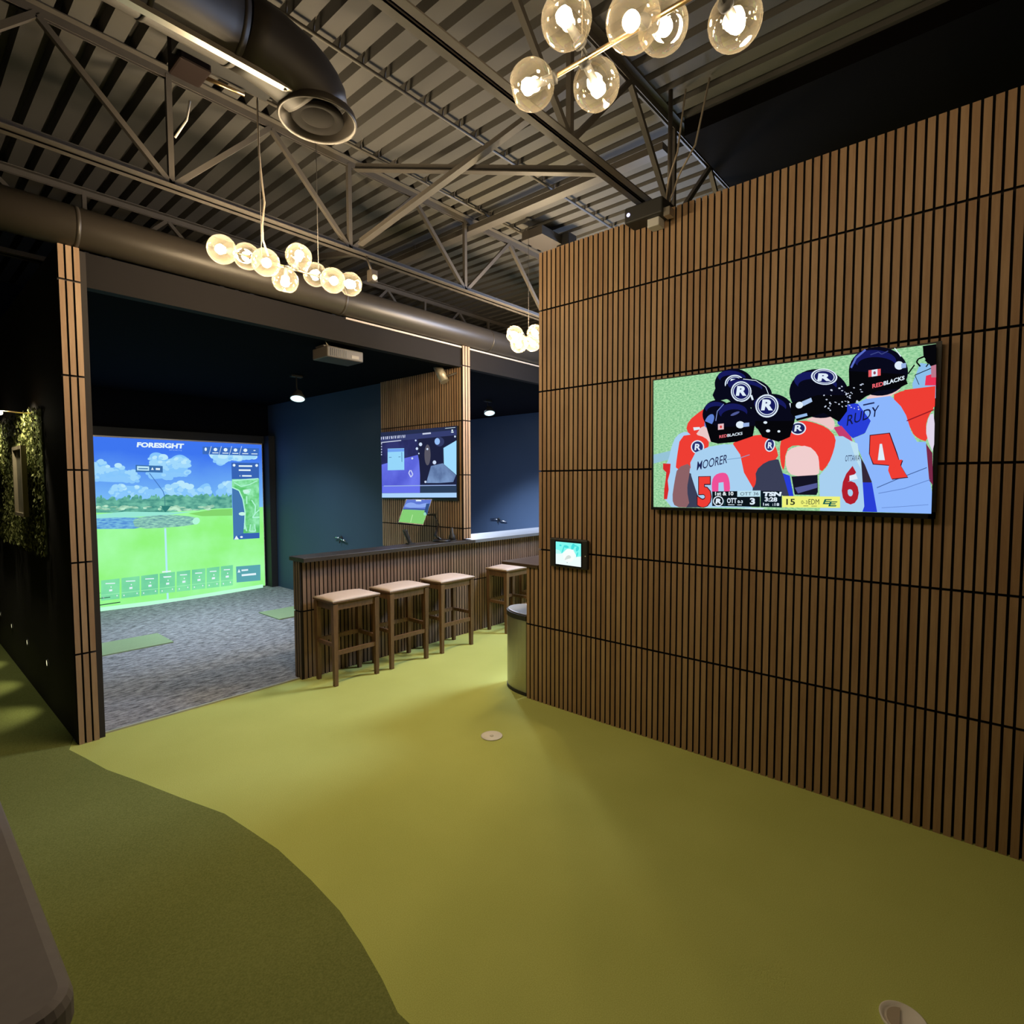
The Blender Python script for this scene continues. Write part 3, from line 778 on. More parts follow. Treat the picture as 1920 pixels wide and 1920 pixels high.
for du, dv in ((0, 0), (34, 14)):
    A.poly(gE, [(1146+du, 1046+dv), (1192+du, 1046+dv), (1188+du, 1052+dv), (1156+du, 1052+dv), (1152+du, 1058+dv), (1182+du, 1058+dv), (1178+du, 1064+dv), (1150+du, 1064+dv), (1148+du, 1070+dv), (1186+du, 1070+dv), (1182+du, 1077+dv), (1134+du, 1077+dv)])
A.poly(E(200, 228, 240), [(690, 1099), (780, 1100), (760, 1110), (600, 1106)])
A.build('screen', t)
k = MB(); k.box(TVX-0.0004, TVX, ty0, ty1, tz0, tz0+0.032); k.box(TVX-0.0004, TVX, ty0, ty0+0.028, tz0, tz1)
k.build('lower_bezel_strip', M_plastic, t)

# ------------------------------------------------------------------ tablet in a wall frame
TX = XW-0.03
t = thing('wall_tablet', 'small lit tablet in a thick black frame on the slat wall', 'tablet', (TX, 2.36, 1.19))
k = MB(); y0, y1, z0, z1 = 2.187, 2.527, 1.085, 1.302
k.box(TX, XW-0.001, y0, y1, z0, z1)
k.build('frame', M_plastic_m, t, bevel=0.012)
k = MB(); k.tube([(TX-0.002, 2.193+0.012, 1.187), (TX, 2.193+0.012, 1.187)], 0.004, 10); k.build('indicator', M_white, t)
B = Panel((TX-0.0015, 0, 0), (-1, 0, 0), (1000, 960, 12))
B.poly(E(10, 12, 12), [(480, 640), (1095, 690), (1095, 1262), (480, 1190)])
B.poly(E(130, 250, 240), [(505, 662), (1072, 715), (1072, 1240), (505, 1165)])
B.poly(E(238, 255, 252), [(505, 900), (640, 935), (760, 830), (900, 850), (980, 1010), (1072, 1000), (1072, 1240), (505, 1165)], 0)
B.poly(E(190, 252, 246), [(505, 840), (590, 860), (640, 940), (505, 935)])
B.ell(E(248, 255, 252), 800, 980, 130, 150)
for u, v, ru, rv in ((610, 750, 26, 20), (670, 840, 14, 90), (740, 780, 60, 30), (890, 780, 36, 70), (990, 830, 34, 60), (985, 960, 16, 60), (940, 760, 60, 16)):
    B.ell(E(70, 222, 220), u, v, ru, rv, 0.3, 14)
B.poly(E(214, 224, 218), [(690, 1090), (760, 970), (840, 980), (850, 1040), (760, 1060)], 1)
B.ell(E(60, 90, 90), 760, 1138, 8, 8, 0, 10)
B.build('screen', t)

# ------------------------------------------------------------------ simulator screen
t = thing('projection_screen', 'huge lit golf simulator screen at the back of the left bay', 'screen', (2.6, 9.08, 0.0))
sx0, sx1, sz1 = 1.05, 4.17, 2.335
k = MB(); k.box(sx0-0.02, sx1+0.01, 9.085, 9.10, 0.015, sz1+0.02); k.build('fabric', M_white, t)
k = MB(); k.box(sx0-0.12, sx1+0.14, 9.085, 9.13, sz1+0.02, sz1+0.14); k.box(sx1+0.04, sx1+0.14, 8.92, 9.13, 0.006, sz1+0.14); k.box(sx0-0.12, sx0-0.03, 8.92, 9.13, 0.006, sz1+0.14)
k.build('frame', mat('black_screen_frame', (0.012, 0.014, 0.018), 0.7), t)
G = Panel((0, 9.083, 0), (0, -1, 0), (160, 810, 5.4857)); G.step = 0.0003
# sky gradient is part of the projected picture
msky = emit('screen_sky', (0, 0, 0)); nt = msky.node_tree; e_ = [n for n in nt.nodes if n.type == 'EMISSION'][0]
tc = nt.nodes.new('ShaderNodeTexCoord'); sep = nt.nodes.new('ShaderNodeSeparateXYZ'); mr = nt.nodes.new('ShaderNodeMapRange'); mr.inputs[1].default_value = 1.3; mr.inputs[2].default_value = 2.33
nz = nt.nodes.new('ShaderNodeTexNoise'); nz.inputs['Scale'].default_value = 1.8; nz.inputs['Detail'].default_value = 6
ad = nt.nodes.new('ShaderNodeMath'); ad.operation = 'MULTIPLY_ADD'; ad.inputs[1].default_value = 0.35
cr = nt.nodes.new('ShaderNodeValToRGB'); cr.color_ramp.elements[0].position = 0.2; cr.color_ramp.elements[0].color = srgb(128, 196, 250); cr.color_ramp.elements[1].position = 1.1; cr.color_ramp.elements[1].position = 1.0; cr.color_ramp.elements[1].color = srgb(62, 118, 240)
L = nt.links; L.new(tc.outputs['Object'], sep.inputs[0]); L.new(sep.outputs['Z'], mr.inputs[0]); L.new(tc.outputs['Object'], nz.inputs['Vector']); L.new(nz.outputs['Fac'], ad.inputs[0]); L.new(mr.outputs[0], ad.inputs[2]); L.new(ad.outputs[0], cr.inputs[0]); L.new(cr.outputs[0], e_.inputs[0])
for n_ in (e_,): n_.inputs[1].default_value = 1.0
def GW(x, z, lift=0.0): return (x, 9.083-lift, z)
n0 = len(G.v); G.v += [GW(sx0, 1.2), GW(sx1, 1.2), GW(sx1, sz1), GW(sx0, sz1)]; G.f.append([n0, n0+1, n0+2, n0+3]); G.mi.append(G.mi_(msky))
fair = emit_noise('screen_fairway', srgb(146, 246, 126), srgb(166, 255, 170), 1.6, (1, 1, 1))
n0 = len(G.v); G.v += [GW(sx0, 0.02, 0.0003), GW(sx1, 0.02, 0.0003), GW(sx1, 1.32, 0.0003), GW(sx0, 1.32, 0.0003)]; G.f.append([n0, n0+1, n0+2, n0+3]); G.mi.append(G.mi_(fair)); G.k = 2
cl = emit_noise('screen_cloud', srgb(120, 196, 250), srgb(174, 228, 252), 4, (1, 1, 1.4))
for pts in ([(-60, 300), (90, 330), (130, 280), (210, 300), (260, 380), (340, 340), (420, 400), (500, 400), (560, 470), (540, 510), (300, 520), (60, 500), (-60, 480)],
            [(640, 400), (700, 340), (650, 280), (670, 220), (740, 205), (820, 240), (860, 290), (920, 240), (1000, 230), (1080, 290), (1090, 350), (1040, 380), (1090, 440), (900, 470), (760, 480), (650, 490)],
            [(1310, 240), (1500, 230), (1780, 250), (1650, 270), (1440, 290), (1390, 335), (1340, 300)],
            [(250, 560), (360, 540), (480, 560), (560, 540), (680, 610), (800, 570), (960, 520), (1060, 530), (1140, 600), (1200, 540), (1270, 520), (1300, 590), (1240, 650), (900, 680), (400, 690), (240, 660)],
            [(1370, 640), (1420, 520), (1500, 510), (1510, 640)]):
    us = [p_[0] for p_ in pts]; vs = [p_[1] for p_ in pts]
    def inside(u_, v_):
        c_ = False; j_ = len(pts)-1
        for i_ in range(len(pts)):
            if (pts[i_][1] > v_) != (pts[j_][1] > v_) and u_ < (pts[j_][0]-pts[i_][0])*(v_-pts[i_][1])/(pts[j_][1]-pts[i_][1])+pts[i_][0]: c_ = not c_
            j_ = i_
        return c_
    G.poly(E(134, 198, 252), pts, 2)
    k_ = 0
    while k_ < 80:
        u_, v_ = random.uniform(max(-60, min(us)), max(us)), random.uniform(min(vs), max(vs))
        if not inside(u_, v_): continue
        k_ += 1; fr_ = (v_-min(vs))/(max(vs)-min(vs)); ru_ = random.uniform(14, 40)
        m_ = E(*((186, 232, 252), (160, 216, 252), (138, 200, 252))[min(2, max(0, int(fr_*2.2+random.uniform(0, 1.1))))])
        G.ell(m_, u_, v_, ru_*1.25, ru_*0.8, random.uniform(-0.3, 0.3), 14)
# tree line, sand and water
tr = emit_noise('screen_trees', srgb(64, 140, 130), srgb(120, 196, 170), 9, (1, 1, 2))
pts = []
u = 110
while u < 1510:
    pts.append((u, 700-(u-110)*0.035+random.uniform(-34, 14))); u += random.uniform(14, 30)
G.poly(tr, pts+[(1510, 780), (1300, 790), (800, 830), (110, 830)])
for i in range(26): G.ell(tr, random.uniform(130, 1490), random.uniform(660, 700), random.uniform(10, 26), random.uniform(14, 32), 0, 9)
sand = emit_noise('screen_sand', srgb(120, 176, 150), srgb(196, 240, 210), 12, (1, 1, 3))
for i in range(40): G.ell(sand, random.uniform(130, 1320), random.uniform(762, 806), random.uniform(18, 60), random.uniform(6, 16), 0, 10)
G.poly(E(152, 232, 214), [(105, 850), (400, 820), (900, 826), (1100, 820), (900, 850), (110, 900)])
G.poly(emit_noise('screen_water', srgb(74, 132, 210), srgb(130, 200, 230), 14, (1, 1, 4)), [(112, 890), (300, 880), (620, 880), (640, 970), (500, 995), (112, 998)], 0)
G.poly(emit_noise('screen_marsh', srgb(96, 150, 160), srgb(160, 224, 196), 14, (1, 1, 4)), [(480, 900), (600, 870), (820, 850), (1000, 860), (1150, 880), (1178, 920), (1120, 955), (900, 980), (520, 998)], 1)
G.ell(E(180, 248, 220), 1140, 915, 40, 34, -0.6); G.poly(E(132, 214, 110), [(1060, 840), (1300, 800), (1510, 790), (1510, 860), (1200, 866)])
G.line(E(70, 120, 190), [(660, 425), (740, 530), (800, 610), (816, 660)], 8); G.line(E(60, 130, 130), [(816, 660), (822, 820)], 7)
G.poly(E(48, 124, 118), [(780, 760), (880, 760), (850, 800), (822, 826), (800, 800)])
G.line(E(180, 238, 250), [(822, 990), (836, 1400), (848, 1720)], 20)
# interface
W = E(228, 246, 252); blu = E(60, 108, 190)
G.text(W, 'FORESIGHT', (528, 156), (1010, 172), 52, 0.12, 0.05)
G.text(E(150, 190, 250), 'SPORTS', (862, 190), (992, 196), 12)
G.poly(blu, [(1206, 150), (1786, 168), (1784, 246), (1206, 228)])
for i, u in enumerate((1238, 1338, 1442, 1544, 1646, 1740)):
    G.ell(W, u, 178+i*2.5, 20 if i not in (0, 5) else 12, 18 if i < 5 else 5, 0, 7 if i % 2 else 12)
    if i: G.rect(W, u-32, 208+i*2.5, u+30, 216+i*2.5, 1)
for u in (1282, 1386, 1492, 1594): G.line(W, [(u-10, 232), (u+14, 146)], 4)
G.poly(E(58, 110, 170), [(518, 338), (796, 350), (796, 418), (518, 410)]); G.poly(E(190, 232, 250), [(532, 350), (656, 355), (656, 398), (532, 394)])
G.line(E(80, 130, 180), [(546, 376), (644, 378)], 12); G.poly(W, [(690, 362), (704, 390), (676, 389)]); G.line(W, [(724, 380), (768, 382)], 20)
G.poly(E(56, 100, 180), [(1502, 314), (1786, 318), (1792, 1092), (1524, 1108)])
mp_ = emit_noise('screen_map', srgb(92, 196, 110), srgb(150, 236, 180), 10)
G.poly(mp_, [(1508, 486), (1786, 480), (1790, 1036), (1624, 1042), (1640, 860), (1620, 700), (1580, 610), (1508, 570)])
G.poly(E(70, 120, 178), [(1512, 580), (1570, 610), (1612, 700), (1636, 850), (1620, 1044), (1524, 1090)], 0)
for pts_, w_ in (([(1510, 570), (1580, 600), (1620, 690), (1644, 830), (1636, 1000)], 12), ([(1660, 660), (1660, 740)], 12), ([(1710, 700), (1750, 760), (1745, 840), (1720, 880), (1790, 876)], 12), ([(1745, 840), (1790, 800)], 10),
                 ([(1530, 520), (1600, 560), (1690, 540), (1770, 500)], 9), ([(1520, 500), (1640, 490), (1780, 480)], 12), ([(1700, 950), (1690, 1020), (1750, 1020), (1740, 950)], 10), ([(1636, 940), (1660, 1020)], 12), ([(1620, 600), (1700, 590), (1680, 640), (1630, 630)], 9)):
    G.line(E(176, 246, 216), pts_, w_)
G.ell(E(200, 246, 230), 1614, 842, 36, 18); G.ell(E(200, 246, 230), 1656, 612, 34, 20)
for v in (350, 392): G.rect(W, 1578, v-8, 1716 if v == 350 else 1700, v+8, 1)
G.text(W, '4', (1584, 460), (1596, 460), 18); G.rect(W, 1612, 444, 1710, 458, 1); G.ell(W, 1530, 342, 14, 14); G.ell(W, 1762, 344, 14, 14)
G.poly(W, [(1554, 1066), (1580, 1104), (1530, 1106)]); G.ell(W, 1606, 1080, 14, 10)
tiles = [(162, 352), (372, 558), (574, 748), (764, 922), (940, 1080), (1096, 1234), (1248, 1380), (1394, 1518)]
mt = emit_noise('screen_tile', srgb(112, 206, 160), srgb(136, 232, 168), 3)
for a_, c_ in tiles:
    v0 = 1528-(a_-162)*0.118; v1 = 1528-(c_-162)*0.118; w0 = 1750-(a_-162)*0.118; w1 = 1750-(c_-162)*0.118
    G.poly(mt, [(a_, v0), (c_, v1), (c_, w1-14), (a_, w0-14)])
    G.line(E(170, 252, 190), [(a_, w0-70), (c_, w1-70)], 4)
    m_ = (a_+c_)/2; vm = (v0+v1)/2; hw = (c_-a_)*0.26
    G.rect(W, m_-hw, vm+38, m_+hw, vm+48, -4); G.ell(W, m_+8, vm+78, 6, 8, 0, 8); G.rect(W, m_-12, vm+104, m_+20, vm+124, -4)
    G.ell(W, a_+26, w0-44, 6, 8, 0, 8); G.ell(W, c_-26, w1-44, 6, 8, 0, 8)
G.poly(E(92, 166, 176), [(1550, 1384), (1800, 1364), (1802, 1526), (1556, 1548)]); G.poly(W, [(1580, 1410), (1596, 1444), (1566, 1446)])
G.line(W, [(1606, 1424), (1674, 1418)], 16); G.line(W, [(1608, 1474), (1756, 1460)], 20)
G.line(E(30, 60, 60), [(-40, 1800), (140, 1782), (360, 1750)], 9); G.line(E(30, 60, 60), [(-40, 1732), (140, 1714), (256, 1698)], 7); G.line(E(40, 80, 80), [(-20, 1672), (158, 1656)], 5)
G.line(W, [(790, 1440), (880, 1432)], 14); G.line(W, [(810, 1494), (872, 1488)], 12)
G.poly(E(190, 255, 220), [(-80, 1838), (140, 1806), (1000, 1700), (1828, 1566), (1828, 1600), (1000, 1740), (150, 1846), (-80, 1872)])
G.build('projected_picture', t)

# ------------------------------------------------------------------ hitting mats
def mat_thing(x0, x1, y0, y1, label):
    k = MB(); k.box(x0, x1, y0, y1, 0.006, 0.018)
    tag(k.build('hitting_mat', M_mat), label, 'mat', 'green hitting mats on the bay carpet')
mat_thing(0.97, 2.03, 6.60, 7.12, 'flat green hitting mat beside the left pillar')
mat_thing(3.24, 4.24, 6.70, 7.26, 'flat green hitting mat behind the end of the bar')

# ------------------------------------------------------------------ television and touch monitor in the bay
VX = X2a-0.03
t = thing('television', 'flat television on the bay divider showing a dim app screen', 'television', (VX, 5.25, 1.92))
k = MB(); k.box(VX, X2a-0.001, 4.545, 5.965, 1.51, 2.345); k.build('bezel', M_plastic, t, bevel=0.003)
T = Panel((VX-0.001, 0, 0), (-1, 0, 0), (700, 780, 7.678))
T.poly(E(38, 46, 76), [(104, 238), (1200, 142), (1200, 1178), (124, 1178)])
T.poly(E(54, 62, 110), [(104, 300), (1200, 200), (1200, 290), (104, 372)])
T.poly(emit_noise('app_dark', srgb(32, 34, 74), srgb(50, 54, 110), 3), [(120, 380), (640, 330), (650, 1100), (124, 1106)])
T.poly(emit_noise('app_violet', srgb(84, 92, 210), srgb(112, 124, 240), 2), [(120, 700), (400, 620), (640, 560), (672, 700), (672, 1106), (124, 1110)])
T.poly(E(104, 116, 236), [(130, 1008), (672, 1008), (672, 1104), (126, 1108)])
T.poly(E(30, 34, 62), [(640, 330), (1196, 275), (1196, 980), (680, 980)]); T.poly(E(44, 62, 88), [(680, 1010), (1196, 1004), (1196, 1098), (680, 1104)])
T.poly(E(150, 214, 250), [(206, 470), (444, 464), (446, 776), (206, 782)]); T.poly(E(110, 160, 240), [(206, 476), (444, 470), (444, 510), (206, 520)])
for a_, c_ in (((226, 596), (262, 594)), ((362, 590), (392, 588)), ((408, 520), (412, 660))): T.line(E(60, 100, 150), [a_, c_], 7)
T.poly(emit_noise('app_floor', srgb(92, 116, 160), srgb(130, 160, 206), 5), [(830, 720), (1000, 680), (1030, 710), (1190, 850), (1150, 950), (960, 964), (760, 964)])
T.poly(E(160, 220, 254), [(1010, 460), (1196, 352), (1196, 848), (1016, 694)])
T.ell(E(52, 60, 100), 950, 370, 70, 68); T.ell(E(150, 190, 246), 920, 366, 38, 48); T.ell(E(90, 88, 100), 780, 560, 44, 150)
for u, v, r_ in ((680, 408, 24), (628, 470, 18), (610, 352, 12), (778, 476, 14), (655, 540, 10), (750, 948, 15), (1176, 296, 13), (880, 668, 26), (560, 610, 14)):
    T.ell(E(206, 222, 248), u, v, r_, r_*1.1, 0, 12)
T.line(E(196, 206, 246), [(530, 780), (510, 820), (540, 880), (568, 840), (540, 780)], 16)
T.poly(E(172, 212, 252), [(124, 1112), (1198, 1104), (1198, 1172), (124, 1174)])
T.line(E(156, 180, 232), [(150, 1008), (1190, 996)], 12)
for i in range(13): T.line(E(206, 214, 236), [(118+i*28, 300-i*2.4), (116+i*28+(i%3)*4, 340-i*2.4)], 9+(i%2)*6)
T.line(E(200, 208, 230), [(112, 382), (400, 352)], 12)
T.line(E(200, 208, 230), [(708, 258), (828, 246)], 22); T.ell(W, 1136, 206, 12, 12); T.ell(W, 1138, 232, 20, 8); T.line(W, [(1034, 178), (1180, 164)], 6)
for v in (400, 440, 480, 520, 556): T.ell(E(180, 190, 220), 118, v, 8, 12, 0, 8)
T.build('screen', t)
# touch monitor on its arm
MC = unproj(783, 960, 1, 4.78)
t = thing('touch_monitor', 'tilted touch monitor on a black arm under the bay television', 'monitor', tuple(MC))
qn = Vector((-0.30, -0.82, 0.48)).normalized()
H = Panel(MC, qn, (700, 780, 7.678))
def HP(u, v, l): return H.P(u, v, l)
quad = [(470, 1196), (850, 1196), (716, 1570), (352, 1532)]
k = MB(); fr = [HP(u, v, 0.0) for u, v in quad]; bk_ = [p-qn*0.03 for p in fr]
k.v = [tuple(p) for p in fr+bk_]
for q in ((0, 1, 2, 3), (7, 6, 5, 4), (0, 4, 5, 1), (1, 5, 6, 2), (2, 6, 7, 3), (3, 7, 4, 0)): k.face(list(q))
k.build('housing', M_plastic, t)
H.k = 4
H.poly(E(96, 122, 212), [(482, 1204), (838, 1204), (786, 1360), (424, 1344)]); H.poly(E(132, 206, 116), [(424, 1344), (786, 1360), (716, 1556), (366, 1524)])
H.poly(E(140, 170, 240), [(470, 1260), (560, 1240), (640, 1280), (760, 1250), (800, 1260), (790, 1320), (440, 1320)], 1); H.line(E(60, 84, 140), [(428, 1340), (600, 1338), (780, 1350)], 14)
H.poly(E(50, 80, 130), [(764, 1260), (812, 1262), (776, 1420), (726, 1416)]); H.ell(E(150, 220, 190), 742, 1410, 20, 24); H.rect(W, 612, 1206, 690, 1228)
H.line(E(190, 240, 170), [(566, 1420), (536, 1530)], 8)
H.build('screen', t)
k = MB(); p0 = MC-qn*0.05
k.tube([p0, P3(815, 965, 1, 4.86), P3(822, 985, 1, 4.84), P3(816, 1004, 1, 4.66), (P3(806, 1010, 2, 1.088)[0], 4.58, 1.085)], 0.014, 10)
k.build('arm', M_plastic, t)
k = MB(); k.lathe([(0.001, 0.02), (0.09, 0.02), (0.10, 0), (0.001, 0)], (P3(806, 1010, 2, 1.088)[0], 4.57, 1.072), k=24); k.build('base', M_plastic, t)
# card reader and a small speaker on the bar
bp_ = (unproj(766, 1010, 1, 4.62).x, 4.62, 1.072)
t = thing('card_reader', 'small black card reader leaning upright on the bar cap', 'card reader', bp_)
k = MB(); k.bar((bp_[0]+0.02, bp_[1], 1.075), (bp_[0]-0.035, bp_[1]+0.02, 1.225), 0.05, 0.03, w2=0.055, h2=0.04); k.build('body', M_plastic_m, t, bevel=0.008)
k = MB(); k.box(bp_[0]-0.02, bp_[0]+0.06, bp_[1]-0.03, bp_[1]+0.03, 1.072, 1.083); k.build('foot', M_plastic_m, t)
bp_ = (4.19, 4.555, 1.072)
t = thing('desk_stand', 'small dark stand with a cone top on the bar beside the middle pillar', 'stand', bp_)
k = MB(); k.lathe([(0.001, 0.145), (0.012, 0.14), (0.02, 0.08), (0.035, 0.05), (0.04, 0.0), (0.001, 0.0)], bp_, k=20); k.build('cone', M_plastic_m, t)
k = MB(); k.lathe([(0.055, 0.006), (0.06, 0), (0.001, 0), (0.001, 0.006), (0.055, 0.006)], bp_, k=20); k.build('base', M_plastic_m, t)

# ------------------------------------------------------------------ bar cap
k = MB()
k.box(2.365, 4.296, 4.425, 4.68, 1.034, 1.071); k.box(4.296, 4.424, 4.425, 4.476, 1.034, 1.071)
k.build('bar_counter', M_cap, bevel=0.003)
o = bpy.data.objects['bar_counter']; tag(o, 'dark bar top on the slat half wall left of the middle pillar', 'bar top')
k = MB(); k.box(4.426, 7.985, 4.425, 4.96, 1.034, 1.071)
tag(k.build('bar_counter', M_cap_lit, bevel=0.003), 'pale blue lit bar top right of the middle pillar', 'bar top')

# ------------------------------------------------------------------ stools
def make_stool(loc, label):
    x, y, z = loc
    t = thing('bar_stool', label, 'stool', loc, 'backless bar stools along the slat half wall')
    LX, LY = 0.205, 0.135
    for sx in (-1, 1):
        for sy in (-1, 1):
            k = MB(); k.bar((x+sx*LX, y+sy*LY, 0.001), (x+sx*LX, y+sy*LY, 0.70), 0.032, 0.032, t=random.random(), up=(0, 1, 0), w2=0.046, h2=0.046)
            k.build('leg', M_stool, t)
    k = MB()
    for sy in (-1, 1): k.box(x-LX, x+LX, y+sy*LY-0.012, y+sy*LY+0.012, 0.645, 0.708)
    for sx in (-1, 1): k.box(x+sx*LX-0.012, x+sx*LX+0.012, y-LY, y+LY, 0.645, 0.708)
    k.build('apron', M_stool, t)
    for sy, zz in ((-1, 0.26), (1, 0.33)):
        k = MB(); k.box(x-LX, x+LX, y+sy*LY-0.011, y+sy*LY+0.011, zz, zz+0.036); k.build('footrest', M_stool, t)
    for sx in (-1, 1):
        k = MB(); k.box(x+sx*LX-0.011, x+sx*LX+0.011, y-LY, y+LY, 0.33, 0.362); k.build('stretcher', M_stool, t)
    k = MB(); k.box(x-LX-0.030, x+LX+0.030, y-LY-0.028, y+LY+0.028, 0.706, 0.722); k.build('seat_frame', M_stool, t, bevel=0.003)
    # domed cushion
    me = MB(); nx, ny = 12, 8; hx, hy = LX+0.030, LY+0.028
    for j in range(ny+1):
        for i in range(nx+1):
            a_, c_ = i/nx*2-1, j/ny*2-1
            h = 0.730+0.026*(1-abs(a_)**3.5)*(1-abs(c_)**3.5)
            me.v.append((x+a_*hx, y+c_*hy, h))
    for j in range(ny):
        for i in range(nx):
            q = j*(nx+1)+i; me.face([q, q+1, q+nx+2, q+nx+1], 0, 0.5, True)
    per = [i for i in range(nx+1)]+[(j+1)*(nx+1)-1 for j in range(1, ny+1)]+[ny*(nx+1)+i for i in range(nx-1, -1, -1)]+[j*(nx+1) for j in range(ny-1, 0, -1)]
    n0 = len(me.v)
    for q in per: me.v.append((me.v[q][0], me.v[q][1], 0.722))
    for i in range(len(per)):
        j = (i+1) % len(per); me.face([per[i], per[j], n0+j, n0+i], 0, 0.5, False)
    me.build('seat', M_leather, t)
    return t
s0 = make_stool((2.690, 4.29, 0), 'wooden bar stool at the open left end of the bar')
dup(s0, (3.265, 4.29, 0), 'wooden bar stool second from the left end of the bar')
dup(s0, (3.880, 4.29, 0), 'wooden bar stool third from the left, before the gap in the row')
dup(s0, (4.850, 4.285, 0), 'wooden bar stool seen above the bin, after the gap in the row')
dup(s0, (5.430, 4.285, 0), 'farthest bar stool mostly hidden by the low slat wall')

# ------------------------------------------------------------------ ledge table and bin
k = MB(); k.box(XW-0.012, 4.05, YE+0.004, 3.03, 1.050, 1.075)
tag(k.build('ledge_table', M_table, bevel=0.003), 'dark wooden ledge table top sitting on the low slat wall', 'table')
t = thing('trash_bin', 'half round brushed steel bin with a grey lid beside the slat wall end', 'bin', (3.57, 2.82, 0))
def dshape(rx, ry, yb, cx=3.565, n_=26):
    return [(cx-rx*math.cos(PI*i/n_), yb+ry*max(0.0, math.sin(PI*i/n_))**0.9) for i in range(n_+1)]
k = MB(); k.prism(dshape(0.198, 0.33, 2.800), 0.025, 0.61); k.build('body', M_stain, t)
k = MB(); k.prism(dshape(0.204, 0.336, 2.797), 0.0, 0.025); k.build('base', M_plastic_m, t)
k = MB(); k.prism(dshape(0.205, 0.340, 2.796), 0.61, 0.650); k.build('rim', M_plastic_m, t)
k = MB(); k.prism(dshape(0.188, 0.318, 2.803), 0.650, 0.662); k.build('lid', mat('grey_lid', (0.42, 0.45, 0.52), 0.35, metal=0.3), t, bevel=0.004)

# ------------------------------------------------------------------ golf hole cups
def cup(x, y, label, r=0.054):
    t = thing('golf_cup', label, 'golf cup', (x, y, 0), 'white golf hole cups in the turf')
    k = MB(); k.lathe([(r, 0.0), (r+0.004, 0.003), (r-0.003, 0.004), (r-0.006, 0.0015), (0.001, 0.0015)], (x, y, 0.0), k=32); k.build('cup_rim', M_white, t)
    k = MB(); k.lathe([(0.001, 0.006), (0.012, 0.006), (0.014, 0.0015)], (x, y, 0.0), k=16); k.build('cup_centre', M_white, t)
q = unproj(922, 1380, 2, 0); cup(q.x, q.y, 'white golf hole cup in mid-floor beyond the slat wall shadow', 0.07)
q = unproj(1694, 1918, 2, 0)
t = thing('golf_cup', 'pale golf cup cover at the bottom edge of the picture', 'golf cup', (q.x, q.y, 0), 'white golf hole cups in the turf')
k = MB(); k.lathe([(0.062, 0.0), (0.066, 0.012), (0.062, 0.014), (0.056, 0.004), (0.001, 0.004)], (q.x, q.y, 0), k=40); k.build('cup_rim', M_white, t)
k = MB(); k.prism([(q.x+0.045*math.cos(a_), q.y+0.045*math.sin(a_)) for a_ in [0.3+i*0.16 for i in range(18)]], 0.004, 0.010); k.build('cup_cover', mat('cup_cover', (0.45, 0.38, 0.28), 0.5), t)

# ------------------------------------------------------------------ lamps and devices in the bays
def flood(loc, tilt, label, power, col):
    t = thing('track_floodlight', label, 'lamp', loc, 'round floodlights hanging in the bays')
    o = Vector(loc); ax = Vector(tilt).normalized()
    k = MB(); k.lathe([(0.001, -0.10), (0.045, -0.10), (0.06, -0.06), (0.085, -0.02), (0.088, 0.0), (0.080, 0.0)], o, ax, 28); k.build('housing', M_plastic_m, t)
    k = MB(); k.lathe([(0.001, -0.003), (0.080, -0.003)], o, ax, 28); k.build('lens', emit('flood_lens', srgb(206, 240, 246), 1.6), t)
    k = MB(); k.tube([o-ax*0.06, o-ax*0.05+Vector((0.02, 0.06, 0.10)), (o.x+0.02, o.y+0.06, ZH0+0.01)], 0.009, 8); k.build('bracket', M_plastic_m, t)
    k = MB(); k.box(o.x-0.05, o.x+0.09, o.y+0.03, o.y+0.09, ZH0-0.012, ZH0+0.012); k.build('mount', M_plastic_m, t)
    l = light('floodlight_glow', 'SPOT', tuple(o+ax*0.02), power, col, 0.06, tuple(o+ax), spot=2.2, blend=0.8); l.location = tuple(o+ax*0.02)
    return t
flood(P3(558, 748, 1, 6.3), (-0.22, -0.30, -0.95), 'lit floodlight hanging in the left bay before the dark wall', 14, COOL)
flood(P3(918, 775, 1, 6.0), (-0.24, -0.34, -0.95), 'lit floodlight in the right bay beside the middle pillar', 40, COOL)
# projector
pc = Vector((2.80, 4.74, 2.85)); pc = unproj(634, 668, 1, 4.74)
t = thing('projector', 'ceiling projector hanging inside the left bay opening', 'projector', tuple(pc))
k = MB(); k.box(pc.x-0.19, pc.x+0.19, pc.y-0.13, pc.y+0.13, pc.z-0.05, pc.z+0.05); k.build('body', M_grey_pl, t, bevel=0.01)
k = MB()
for i in range(9): k.box(pc.x-0.16+i*0.02, pc.x-0.15+i*0.02, pc.y-0.132, pc.y-0.13, pc.z-0.035, pc.z+0.03)
k.build('vent', M_plastic, t)
k = MB(); k.box(pc.x+0.06, pc.x+0.14, pc.y-0.133, pc.y-0.13, pc.z-0.03, pc.z+0.0); k.build('port_panel', mat('port_grey', (0.2, 0.17, 0.14), 0.5), t)
k = MB(); k.tube([(pc.x-0.12, pc.y, pc.z+0.05), (pc.x-0.12, pc.y, ZH0+0.012)], 0.02, 12); k.box(pc.x-0.19, pc.x-0.05, pc.y-0.07, pc.y+0.07, pc.z+0.05, pc.z+0.065); k.build('mount', M_steel_dk, t)
k = MB(); k.tube([(pc.x-0.15, pc.y-0.1, pc.z+0.03), (pc.x-0.19, pc.y-0.09, pc.z+0.10), (pc.x-0.10, pc.y-0.07, pc.z+0.14), (pc.x-0.13, pc.y-0.04, ZH0+0.01)], 0.006, 8); k.build('cable', M_cord, t)
